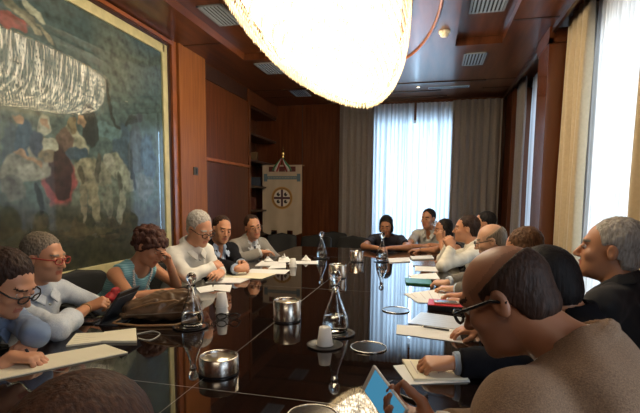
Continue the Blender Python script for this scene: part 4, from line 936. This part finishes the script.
    if glasses:
        gm, rim = glasses; fr = MB(); lens_ = []; L_ = lambda x, y, z: V(Hl(x, y, z)) - O3
        for sx in (-1, 1):
            pts = [L_(sx * .033 + .024 * math.cos(a) * (1.0), .113 - .006 * abs(math.cos(a)) * (1 if sx * math.cos(a) > 0 else 0), .004 + .0165 * math.copysign(abs(math.sin(a)) ** .8, math.sin(a))) for a in [2 * math.pi * i / 20 for i in range(20)]]
            fr.tube(pts, rim, 6, closed=True)
            fr.tube([L_(sx * .057, .106, .012), L_(sx * .080, .085, .012), L_(sx * .086, .0, .010), L_(sx * .082, -.03, -.006)], rim * 1.1, 6)
            lens_.append(pts)
        fr.tube([L_(-.010, .116, .010), L_(0, .119, .013), L_(.010, .116, .010)], rim, 6)
        go = fr.build('glasses', gm, root)
        for pts in lens_: ln = MB(); ln.add(pts, [tuple(range(20))]); ln.build('lens', MATS['lens'], go)
    LOGP.append((label, Hc, Pp, N))
    return dict(root=root, arms=arms, N=N, P=Pp, bf=bf, br=br, T=Tl, H=Hl, HF=HF, org=O3, byaw=byaw)
MATS['lens'] = glass_mat('lens_glass', (.93, .93, .93))
fr_black = mat('black_frame', (.01, .01, .011), .25); fr_red = mat('red_frame', (.35, .02, .015), .3); fr_thin = mat('thin_metal_frame', (.12, .10, .09), .3, .7)

# ------------------------------------------------------------------ armchairs
def make_chair(label, x, y, yawdeg, group='black leather armchairs round the table'):
    t = thing('armchair', label, 'chair', (x, y, 0), math.radians(yawdeg) - math.pi / 2, group)
    MB().prism(rrect(-.25, .25, -.24, .24, .06), .385, .455).build('seat', leather, t, .02)
    m = MB(); n = 9; vs = []; 
    for j in range(n + 1):
        v = j / n; z = .44 + .39 * v; yb = -.24 - .10 * v; hw = .24 - .015 * v - (.03 if j == n else 0)
        for sx, dy in ((-1, 0), (-.5, -.015), (0, -.02), (.5, -.015), (1, 0)): vs.append((sx * hw, yb + dy, z - abs(sx) * (.02 if j == n else 0)))
        for sx, dy in ((1, -.05), (.5, -.062), (0, -.066), (-.5, -.062), (-1, -.05)): vs.append((sx * hw, yb + dy, z - abs(sx) * (.02 if j == n else 0)))
    fs = [(j * 10 + k, j * 10 + (k + 1) % 10, (j + 1) * 10 + (k + 1) % 10, (j + 1) * 10 + k) for j in range(n) for k in range(10)] + [tuple(range(10))[::-1], tuple(n * 10 + k for k in range(10))]
    m.add(vs, fs, True); m.build('backrest', leather, t, .012)
    for sx in (-1, 1):
        a = MB(); a.tube([(sx * .27, .16, .40), (sx * .275, .17, .60), (sx * .275, .12, .625), (sx * .275, -.18, .625), (sx * .26, -.27, .60)], .016, 8); ar_ = a.build('armrest', black_plastic, t)
        MB().box((sx * .275 - .025, -.15, .632), (sx * .275 + .025, .13, .655)).build('arm_pad', leather, ar_, .008)
    MB().tube([(0, 0, .10), (0, 0, .386)], .03, 12).build('column', chrome, t)
    for k in range(5):
        a = 2 * math.pi * k / 5 + .3; MB().tube([(0, 0, .11), (.26 * math.cos(a), .26 * math.sin(a), .065)], [.025, .014], 8).build('leg', chrome, t)
        MB().lathe([(.001, -.025), (.02, -.022), (.028, 0), (.02, .022), (.001, .025)], (.27 * math.cos(a), .27 * math.sin(a), .029), 12).build('caster', black_plastic, t)
    return t
chair0 = None
def chair(label, x, y, yawdeg):
    global chair0
    if chair0 is None: chair0 = make_chair(label, x, y, yawdeg); return chair0
    c = copy_tree(chair0); c.location = (x, y, 0); c.rotation_euler = (0, 0, math.radians(yawdeg) - math.pi / 2); c['label'] = label; return c
def chair_for(p, label): P_ = p['P'] + p['bf'] * .06; return chair(label, P_[0], P_[1], p['byaw'])

# ================================================================== THE PEOPLE
def A(px, py, Y): return np.array(at(px, py, Y))
def Z(px, py, z=.775): return np.array(onz(px, py, z))
DN = (0, 0, -1); UPV = (0, 0, 1)
P = {}
check = mat('fine_check_cotton', (.66, .68, .70), .8, nscale=260, col2=(.40, .46, .54), bump=.2)
def stripes(name, c1, c2, scale, axis=0):
    m = bpy.data.materials.new(name); m.use_nodes = True; nt = m.node_tree; p = nt.nodes['Principled BSDF']; p.inputs['Roughness'].default_value = .8
    tc = nt.nodes.new('ShaderNodeTexCoord'); wv = nt.nodes.new('ShaderNodeTexWave'); wv.inputs['Scale'].default_value = scale; wv.bands_direction = 'XYZ'[axis]; r = nt.nodes.new('ShaderNodeValToRGB')
    r.color_ramp.elements[0].color = (*c1, 1); r.color_ramp.elements[1].color = (*c2, 1); r.color_ramp.elements[0].position = .45; r.color_ramp.elements[1].position = .55
    nt.links.new(tc.outputs['Object'], wv.inputs[0]); nt.links.new(wv.outputs[0], r.inputs[0]); nt.links.new(r.outputs[0], p.inputs['Base Color']); return m
tweed = mat('brown_tweed', (.30, .185, .105), .9, nscale=420, col2=(.15, .09, .055), bump=.5, sheen=.05)
grey_suit = mat('grey_suit_wool', (.30, .275, .24), .9, noise=.25, nscale=200, bump=.2)
black_suit = mat('black_suit_wool', (.009, .009, .012), .9, noise=.2, nscale=120, spec=.15)
teal = stripes('teal_stripes', (.16, .40, .45), (.30, .54, .58), 22, 2)
greyjacket = mat('taupe_wool', (.17, .15, .125), .9, noise=.2, nscale=150)

# -- left row, from the camera
P['blue'] = person('man in a blue shirt and black glasses, writing at the left edge', A(7, 284, 1.42), 8, 32, 0, byaw=8, width=.93, skin='pink', hair='darkbrown', style='side', h=.0055, shirt=(.17, .235, .36), sleeves='rolled', glasses=(fr_black, .0032),
    hands={'R': (Z(12, 357, .785), (.95, .35, -.05), DN, .75, {'thumb': 1.0}), 'L': (Z(30, 341, .79), (.55, -.75, -.05), (-.2, -.2, -1), .55, {'elbow': Z(36, 333, .84)})}, hair_thick=.016, seed=3, lean=.30, hgt=1)
P['red'] = person('man in a pale checked shirt and red glasses with grey-brown curls', A(45, 258, 1.98), 5, 8, 0, byaw=0, skin='tan', hair='saltpepper', style='short', h=.0055, shirtmat=check, shirt=(.6, .6, .6), sleeves='rolled', glasses=(fr_red, .0028), beard=.35,
    hands={'R': (A(87, 308, 1.98), (.78, .45, .35), (-.1, .5, -.8), .95, {'thumb': 1.0, 'elbow': Z(58, 329, .80)}), 'L': ((-1.74, 2.30, .785), (.6, -.7, 0), DN, .5, {'pole': (-.2, .7, -.6)})}, hair_thick=.016, seed=4, lean=.10, belly=.02, width=1.0)
P['curly'] = person('woman with dark curly hair in a teal tank top, hand to her face', A(151, 247, 2.62), -8, 32, -5, byaw=-12, skin='tan', hair='curly', style='curly', h=.0065, shirtmat=teal, shirt=(.1, .4, .4), sleeves='none', collar=False, width=.88, bust=.03, hs=.96,
    hands={'R': (Z(172, 292, .785), (.7, .5, 0), DN, .4, {'pole': (-.3, -1, -.4)}), 'L': (A(171, 268, 2.62), (-.15, -.1, 1), (-.5, -.5, 0), .55, {'elbow': A(176, 284, 2.80)})}, seed=5, lean=.33, hair_thick=.020)
P['white'] = person('grey-haired man in a white shirt and dark glasses looking down, arms crossed', A(200, 229, 3.10), -22, 26, 4, byaw=-15, skin='pink', hair='silver', style='short', h=.007, shirt=(.74, .71, .64), sleeves='long', glasses=(fr_black, .003),
    hands={'R': ((-1.57, 3.08, .86), (.10, .95, .1), (-.6, 0, -.7), .35, {'elbow': (-1.66, 2.88, .81)}), 'L': ((-1.52, 3.10, .81), (.0, -.95, 0), (-.5, 0, -.8), .35, {'elbow': (-1.68, 3.30, .81)})}, seed=6, lean=.16, belly=.02, width=1.0, hair_thick=.014)
P['black'] = person('dark-haired man in a black suit and open light blue shirt with hands clasped', A(222, 230, 3.80), -42, 10, -8, byaw=-22, skin='tan', hair='darkbrown', style='short', h=.0075, shirt=(.36, .44, .58), jacket=black_suit, open_neck=.04,
    hands={'R': (Z(237, 269, .81), (.65, .70, .1), (-.3, .5, -.5), .7, {'pole': (-.2, -.6, -1)}), 'L': (Z(241, 263, .81), (.75, -.55, .1), (-.3, -.4, -.6), .7, {'pole': (0, .7, -1)})}, seed=7, lean=.14, width=1.06)
P['grey'] = person('man in a light grey suit and dark tie leaning on his forearms', A(253, 227, 4.50), -48, 8, 10, byaw=-25, skin='tan', hair='darkbrown', style='receding', h=.008, shirt=(.62, .62, .62), jacket=grey_suit, tie=mat('navy_tie', (.015, .018, .03), .5), glasses=(fr_thin, .002), beard=.5,
    hands={'R': (Z(262, 252, .83), (.75, .5, 0), DN, .4, {'pole': (-.1, -1, -.6)}), 'L': (Z(266, 252, .81), (.3, -.85, 0), DN, .4, {'pole': (.3, .9, -.6)})}, seed=8, lean=.20, width=1.08)
# -- far end
P['head'] = person('woman with a dark bob in a black t-shirt at the table head', A(386, 226, 5.90), -92, 20, 0, byaw=-90, skin='tan', hair='black', style='bob', h=.008, shirtmat=mat('black_red_print', (.02, .018, .025), .8, nscale=9, col2=(.024, .02, .028)), shirt=(.02, .02, .02), sleeves='short', collar=False, bust=.02, width=1.02, hair_thick=.016,
    hands={'R': (Z(377, 248, .80), (.9, -.4, 0), DN, .5, {'elbow': (-.78, 5.52, .79)}), 'L': (Z(390, 248, .80), (-.9, -.4, 0), DN, .5, {'elbow': (-.24, 5.52, .79)})}, seed=9, lean=.22)
P['polo'] = person('dark-haired man in a light grey polo shirt at the far right corner of the table', A(428, 219, 5.95), -118, 4, 0, byaw=-108, skin='tan', hair='black', style='short', h=.008, shirt=(.50, .49, .46), sleeves='short', open_neck=.03,
    hands={'R': (Z(421, 246, .80), (.8, -.3, 0), DN, .4, {'elbow': (-.25, 5.62, .79)}), 'L': (Z(429, 245, .81), (-.9, -.3, 0), DN, .4, {'elbow': (.26, 5.60, .80)})}, seed=10, lean=.16, hair_thick=.013)
# -- right row, from the far end
P['chin'] = person('woman in a black top with sunglasses on her hair, chin on hand', A(443, 230, 5.30), 200, 10, 6, byaw=195, skin='tan', hair='black', style='long', h=.008, shirt=(.012, .012, .014), sleeves='none', collar=False, width=.86, bust=.025, hs=.96,
    hands={'L': (A(441, 241, 5.16), (-.25, -.1, .9), (.3, .9, .2), .7, {'elbow': Z(444, 254, .79)}), 'R': (Z(420, 250, .785), (-.95, -.15, 0), DN, .35, {'elbow': (.06, 5.28, .80)})}, seed=11, lean=.27)
P['clasp'] = person('dark-haired man in a cream white shirt with hands clasped at his chin', A(466, 229, 4.42), 178, 2, 0, byaw=172, skin='tan', hair='darkbrown', style='short', h=.007, shirt=(.74, .69, .58), sleeves='long', beard=.25,
    hands={'L': (A(452, 248, 4.10), (-.35, .30, .85), (-.2, .9, .1), .8, {'elbow': (.12, 4.02, .80)}), 'R': (A(449, 246, 4.22), (-.30, -.35, .9), (0, -.9, .1), .8, {'elbow': (.13, 4.50, .80)})}, seed=12, lean=.14, hair_thick=.012)
P['behind'] = person('dark-haired man in a light blue shirt mostly hidden behind the man with clasped hands', A(484, 224, 4.98), 175, 8, 0, byaw=178, skin='tan', hair='black', style='short', h=.009, shirt=(.50, .58, .70), sleeves='long',
    hands={'L': (Z(447, 260, .79), (-.95, .1, 0), (0, .2, -1), .7, {'thumb': 1.0, 'elbow': (.47, 4.84, .86)}), 'R': ((.30, 5.1, .79), (-.9, -.2, 0), DN, .4)}, seed=13, lean=.20)
P['bald'] = person('bald man with dark glasses, light blue shirt and taupe jacket looking down', A(491, 241, 3.45), 172, 16, 0, byaw=172, skin='fair', hair='saltpepper', style='baldring', h=.007, shirt=(.50, .58, .70), jacket=greyjacket, glasses=(fr_black, .0026),
    hands={'L': (Z(454, 289, .785), (-.95, .25, 0), DN, .45, {'thumb': .7, 'elbow': (.42, 2.96, .80)}), 'R': (Z(447, 283, .79), (-.9, .2, 0), (0, .2, -1), .75, {'thumb': 1.0, 'elbow': (.40, 3.44, .82)})}, seed=14, lean=.12, hair_thick=.004)
P['hairback'] = person('brown-haired woman seen from behind, beyond the bald man in tweed', A(523, 250, 2.75), 160, 22, 0, byaw=172, skin='tan', hair='brown', style='bob', h=.007, shirt=(.10, .09, .09), sleeves='long', collar=False, width=.9, hair_thick=.012, hs=.95,
    hands={'L': (Z(464, 302, .785), (-.9, .35, 0), DN, .5, {'elbow': (.46, 2.45, .80)}), 'R': (Z(462, 296, .79), (-.9, .1, 0), DN, .5)}, seed=15, lean=.12)
P['blackhair'] = person('black-haired person in a black jacket, face hidden, writing on the cream notepad', A(542, 277, 1.70), 168, 24, 0, byaw=176, skin='tan', hair='black', style='full', hs=.88, hair_thick=.0, collar=False, h=.0065, shirt=(.30, .38, .50), jacket=black_suit,
    hands={'L': (Z(452, 363, .80), (-.97, -.12, -.05), (.0, .25, -1), .62, {'thumb': 1.0, 'elbow': (.36, 1.66, .81)}), 'R': (Z(480, 330, .79), (-.9, -.2, 0), DN, .4)}, seed=16, lean=.14)
P['old'] = person('silver-haired man in a black polo shirt sitting apart by the side window', A(609, 250, 2.15), 160, -3, 0, byaw=142, skin='tan', hair='silver', style='short', h=.0055, shirt=(.010, .010, .012), sleeves='long',
    hands={'L': ((.62, 2.27, .66), (-.8, .4, -.2), DN, .4), 'R': ((.78, 2.55, .66), (-.8, .2, -.2), DN, .4)}, seed=17, lean=.05, hs=1.07, neck_len=.105, width=1.1, hair_thick=.013, collar=True, brow='saltpepper')
c1, c2 = A(369, 379, 1.0), A(402, 425, .90); PH_C = A(384, 398, .955)
PH_L = nrm(c2 - c1); PH_W = FW * .82 - RT * .50; PH_W = nrm(PH_W - PH_L * (PH_W @ PH_L)); PH_N = np.cross(PH_L, PH_W); PH_N, PH_W = (PH_N, PH_W) if PH_N @ (C0 - PH_C) > 0 else (-PH_N, -PH_W)
hd_ = nrm(np.array((-.80, .42, .22)) - PH_N * (np.array((-.80, .42, .22)) @ PH_N))
P['tweed'] = person('bald man with black glasses in a brown tweed jacket holding a phone', A(506, 299, 1.02), 153, 30, 0, byaw=158, skin='dark', shf=.10, hair='darkbrown', style='baldring', collar=False, bald_z=.060, hs=.93, h=.0045, shirt=(.7, .68, .64), jacket=tweed, glasses=(fr_black, .0034),
    hands={'R': (PH_C + np.array((.112, -.045, -.040)), (-.90, .36, .10), (.05, -.25, 1), .62, {'thumb': .75, 'spread': .15, 'pole': (.4, .2, -1)}), 'L': ((.0, .72, .80), (-.8, .5, 0), DN, .5, {'elbow': (.10, .60, .86)})}, seed=18, lean=.33, neck_lean=58, hair_thick=.003, beard=.3, width=1.14)
# -- nearest, only the hair shows
P['near'] = person('person with reddish-brown hair seen from above at the bottom left corner', A(86, 466, .50), 92, 20, 0, byaw=92, skin='tan', hair='auburn', style='full', h=.0045, shirt=(.06, .05, .05), sleeves='long', collar=False, width=.9,
    hands={'R': ((-.35, .95, .72), (0, 1, 0), DN, .4), 'L': ((-.70, .95, .72), (0, 1, 0), DN, .4)}, seed=19, lean=.02, neck_lean=20)
for k, lab in (('blue', 'armchair of the man in the blue shirt'), ('red', 'armchair of the man in red glasses'), ('curly', 'armchair of the curly-haired woman'), ('white', 'armchair of the white-shirted grey-haired man'), ('black', 'armchair of the man in the black suit'), ('grey', 'armchair of the man in the grey suit'),
               ('head', 'armchair of the woman at the table head'), ('polo', 'armchair of the man in the grey polo'), ('chin', 'armchair of the woman in the black top'), ('clasp', 'armchair of the man with clasped hands'), ('behind', 'armchair of the man in light blue behind'),
               ('bald', 'armchair of the bald man in the taupe jacket'), ('hairback', 'armchair of the brown-haired woman'), ('blackhair', 'armchair of the black-haired person'), ('old', 'armchair of the silver-haired man by the window'), ('tweed', 'armchair of the man in tweed'), ('near', 'armchair of the auburn-haired person at the corner')):
    chair_for(P[k], lab)
chair('empty black armchair at the far end below the banner, leftmost', -2.12, 6.25, -75)
chair('empty black armchair at the far end just left of the table head', -1.62, 6.12, -88)
chair('empty black armchair at the far end between the banner chairs and the woman', -1.08, 6.10, -90)
chair('empty black armchair in front of the banner foot', -1.5, 6.85, -85)

# ------------------------------------------------------------------ things held, worn and carried
def bead_line(p, rad, pts, m, name):
    mb = MB()
    for q in pts:
        q = V(q); r = rad
        mb.add([q + V(o) * r * 1.15 for o in ((1, 0, 0), (0, 1, 0), (-1, 0, 0), (0, -1, 0), (0, 0, 1), (0, 0, -1))], [(0, 1, 4), (1, 2, 4), (2, 3, 4), (3, 0, 4), (1, 0, 5), (2, 1, 5), (3, 2, 5), (0, 3, 5)], True)
    o = mb.build(name, m, p['root']); o.location = -p['org']; return o
c = P['curly']; nk = []
for off_ in (0, .022, .044):
    for i in range(44):
        a = math.pi * (-.12 + 1.24 * i / 43); nk.append(c['T'](-.078 * math.cos(a) * (1 + off_), .03 + .085 * math.sin(a) + off_ * .9 * math.sin(a), .02 - .15 * max(math.sin(a), 0) ** 1.5 - off_ * 1.6 * max(0, math.sin(a))))
bead_line(c, .0075, nk, mat('white_beads', (.75, .72, .64), .25), 'bead_necklace')
# sunglasses pushed up on the hair of the woman in black
c = P['chin']; mb = MB()
for sx in (-1, 1): mb.tube([V(c['H'](sx * .036 + .028 * math.cos(a), .088 + .0 * math.sin(a) - .018 * math.sin(a), .098 + .02 * math.sin(a))) for a in [2 * math.pi * i / 16 for i in range(16)]], .005, 6, closed=True)
mb.tube([V(c['H'](-.01, .09, .10)), V(c['H'](.01, .09, .10))], .004); o = mb.build('sunglasses', mat('pale_frame', (.5, .5, .5), .2, .6), c['root']); o.location = -c['org']
# watch and bracelets
def band(p, sd, t, r, wdt, m, name):
    S_, El, Wp, _ = p['arms'][sd]; a_ = V(El + (Wp - El) * (t - wdt)); b_ = V(El + (Wp - El) * (t + wdt)); o = MB().tube([a_, b_], r, 18).build(name, m, p['root']); o.location = -p['org']; return o
band(P['red'], 'R', .93, .031, .02, mat('bracelet_gold', (.45, .30, .14), .35, .7), 'watch'); band(P['blue'], 'L', .93, .031, .018, black_plastic, 'watch')
band(P['chin'], 'R', .93, .030, .02, black_plastic, 'bracelet')
# red print on the t-shirt of the woman at the head
c = P['head']; mb = MB()
for (x, z, ww, hh) in ((-.10, -.12, .02, .06), (.07, -.16, .03, .05), (.10, -.12, .012, .07), (-.06, -.18, .012, .05)):
    q = [V(c['T'](x - ww, .128, z - hh)), V(c['T'](x + ww * .6, .134, z - hh * .7)), V(c['T'](x + ww, .130, z + hh)), V(c['T'](x - ww * .4, .124, z + hh * .8))]; n_ = V((0, -.003, 0)); mb.add(q + [v + n_ for v in q], [(0, 1, 2, 3), (7, 6, 5, 4), (0, 4, 5, 1), (1, 5, 6, 2), (2, 6, 7, 3), (3, 7, 4, 0)])
o = mb.build('red_print', mat('red_print', (.35, .03, .03), .7), c['root']); o.location = -c['org']
# pens in hands
def held_pen(p, sd, lab, m, d, L=.14, r=.0045, off_=.09):
    S_, El, Wp, tips = p['arms'][sd]; tp, th, (hd, hn, ta) = tips; c_ = (V(tp[0]) + V(th)) / 2; d = V(d).normalized(); rod('pen', lab, c_ - d * L * .28, c_ + d * L * .72, r, m)
held_pen(P['blue'], 'R', 'pen in the writing hand of the man in blue', black_plastic, (-.3, -.2, .8))
held_pen(P['blackhair'], 'L', 'silver pen held over the cream notepad', mat('silver_pen', (.55, .5, .42), .3, .8), (.93, -.05, .2), .15)
held_pen(P['behind'], 'L', 'blue pen upright in the hand near the grey tablet', mat('blue_pen', (.03, .05, .45), .3), (.25, .3, .9), .16)
held_pen(P['bald'], 'R', 'dark pen held over the green folder', black_plastic, (.35, .2, .7), .15)
# smartphone in the hand of the man in tweed
pm_ = Matrix(((PH_L[0], PH_W[0], PH_N[0], 0), (PH_L[1], PH_W[1], PH_N[1], 0), (PH_L[2], PH_W[2], PH_N[2], 0), (0, 0, 0, 1)))
ph = thing('smartphone', 'white smartphone with lit blue screen in the hand of the man in tweed', 'phone', tuple(PH_C)); ph.rotation_euler = pm_.to_euler()
MB().box((-.070, -.034, -.004), (.070, .034, .004)).build('case', mat('white_case', (.70, .66, .60), .3), ph, .003)
MB().box((-.056, -.031, .0042), (.066, .031, .0047)).build('screen', mat('blue_screen', (.02, .05, .08), .15, emis=((.06, .26, .42), .8)), ph)

# brown leather bag on the table
bg_ = thing('leather_bag', 'slouched brown leather bag lying on the table before the curly-haired woman', 'bag', tuple(onz(162, 318, TZ + .001)), math.radians(12))
Fb = Field()
Fb.ell((.0, 0, .05), (.195, .10, .055), None, .03); Fb.ell((.05, .01, .095), (.145, .08, .050), None, .035); Fb.ell((-.09, -.01, .055), (.10, .085, .045), None, .03)
for i, (x0, z0, x1, z1, y0) in enumerate([(-.17, .035, .15, .060, -.085), (-.15, .065, .12, .105, -.065), (-.08, .098, .15, .135, -.035), (-.02, .120, .16, .150, .01), (.02, .05, .17, .13, -.088), (-.12, .04, .0, .11, -.082)]): Fb.cap((x0, y0, z0), (x1, y0 + .01, z1), .013, .010, .012)
Fb.fn(lambda X, Y, Z_: Z_ + 0 * X + 0 * Y - .0015, (-.4, -.4, -.2), (.4, .4, .3), 0, '-')
ob = Fb.mesh('bag_body', .005, mat('brown_leather', (.17, .10, .055), .34, noise=.4, nscale=12, bump=.6), bg_, noise=wrinkle(.008, 60, 77))
MB().tube([(-.17, -.10, .02), (-.19, -.14, .008), (-.05, -.17, .006), (.12, -.15, .007), (.20, -.09, .02)], .006, 8).build('strap', mat('tan_strap', (.26, .14, .06), .4), bg_)
MB().tube([(-.12, -.09, .065), (-.02, -.10, .10), (.10, -.085, .115), (.16, -.05, .09)], .005, 8).build('handle', MATS['tan_strap'], bg_)
MB().tube([(-.14, -.103, .04), (0, -.112, .05), (.15, -.10, .06)], .0022, 6).build('zip', mat('zip_silver', (.5, .46, .4), .3, .9), bg_)
# red cloth purse between the two on the left, eyeglasses and cable by the cups
p = A(108, 292, 2.42); Fr = Field(); Fr.ell((0, 0, .05), (.05, .07, .05), None, .02); Fr.ell((.02, .02, .10), (.03, .045, .04), None, .02); Fr.fn(lambda X, Y, Z_: Z_ + 0 * X + 0 * Y - .001, (-.2, -.2, -.1), (.2, .2, .2), 0, '-')
q = onz(112, 303, TZ + .0008); o = Fr.mesh('purse', .006, mat('red_cloth', (.50, .02, .025), .6, noise=.7, nscale=40), None, noise=wrinkle(.004, 60, 5)); o.location = q; o.scale = (.75, .75, .68); tag(o, 'small bright red cloth purse beside the upright tablet', 'purse')
p = onz(228, 320, TZ); e = thing('eyeglasses', 'folded dark eyeglasses lying right of the carafe by the bag', 'glasses', (p.x, p.y, TZ + .003), .3)
mb = MB()
for sx in (-1, 1): mb.tube([(sx * .033 + .024 * math.cos(a), 0, .016 + .016 * math.sin(a)) for a in [2 * math.pi * i / 18 for i in range(18)]], .0025, 6, closed=True)
mb.tube([(-.01, 0, .02), (.01, 0, .02)], .0025); mb.build('frame', fr_black, e); MB().tube([(-.058, 0, .016), (-.06, .06, .012), (-.02, .09, .006), (.04, .10, .004)], .0025).build('temple', fr_black, e); MB().tube([(.058, 0, .016), (.06, .05, .014), (.0, .08, .008)], .0025).build('temple', fr_black, e)
def cable(lab, pts, r, m):
    q = [onz(a, b, TZ + r + .0005) for a, b in pts]; out = []
    for i in range(len(q) - 1):
        p0, p1, p2, p3 = q[max(i - 1, 0)], q[i], q[i + 1], q[min(i + 2, len(q) - 1)]
        for k in range(8): t = k / 8; out.append(.5 * ((2 * p1) + (p2 - p0) * t + (2 * p0 - 5 * p1 + 4 * p2 - p3) * t * t + (3 * p1 - p0 - 3 * p2 + p3) * t ** 3))
    out.append(q[-1]); c_ = out[0].copy(); o = MB().tube(out, r, 6).build('cable', m, None, origin=tuple(c_)); tag(o, lab, 'cable')
cable('thin white cable looping on the table in front of the brown bag', [(137, 334), (152, 331), (160, 334), (150, 340), (138, 338)], .0018, mat('white_cable', (.6, .58, .52), .5))
# crumpled napkins
def napkin(px, py, lab, s, seed):
    q = onz(px, py, TZ + .0008); Fn = Field(); rr = random.Random(seed)
    for k in range(9): a = rr.uniform(0, 6.28); r_ = rr.uniform(.2, 1) * s; Fn.cap((r_ * math.cos(a), r_ * math.sin(a), .008), (r_ * .3 * math.cos(a + 1), r_ * .3 * math.sin(a + 1), s * rr.uniform(.5, 1.2)), .007, .005, .006)
    Fn.ell((0, 0, .012), (s * .8, s * .8, .014), None, .01); Fn.fn(lambda X, Y, Z_: Z_ + 0 * X + 0 * Y - .0008, (-.2, -.2, -.1), (.2, .2, .2), 0, '-')
    o = Fn.mesh('napkin', .004, mat('white_tissue', (.75, .73, .70), .9), None); o.location = q; tag(o, lab, 'napkin')
napkin(306, 261, 'crumpled white napkin beside the far left cup', .05, 3); napkin(284, 261, 'crumpled white paper before the grey suit man', .06, 8); napkin(268, 262, 'crumpled tissue nearest the grey suit sleeve', .05, 12)
q = onz(410, 262);
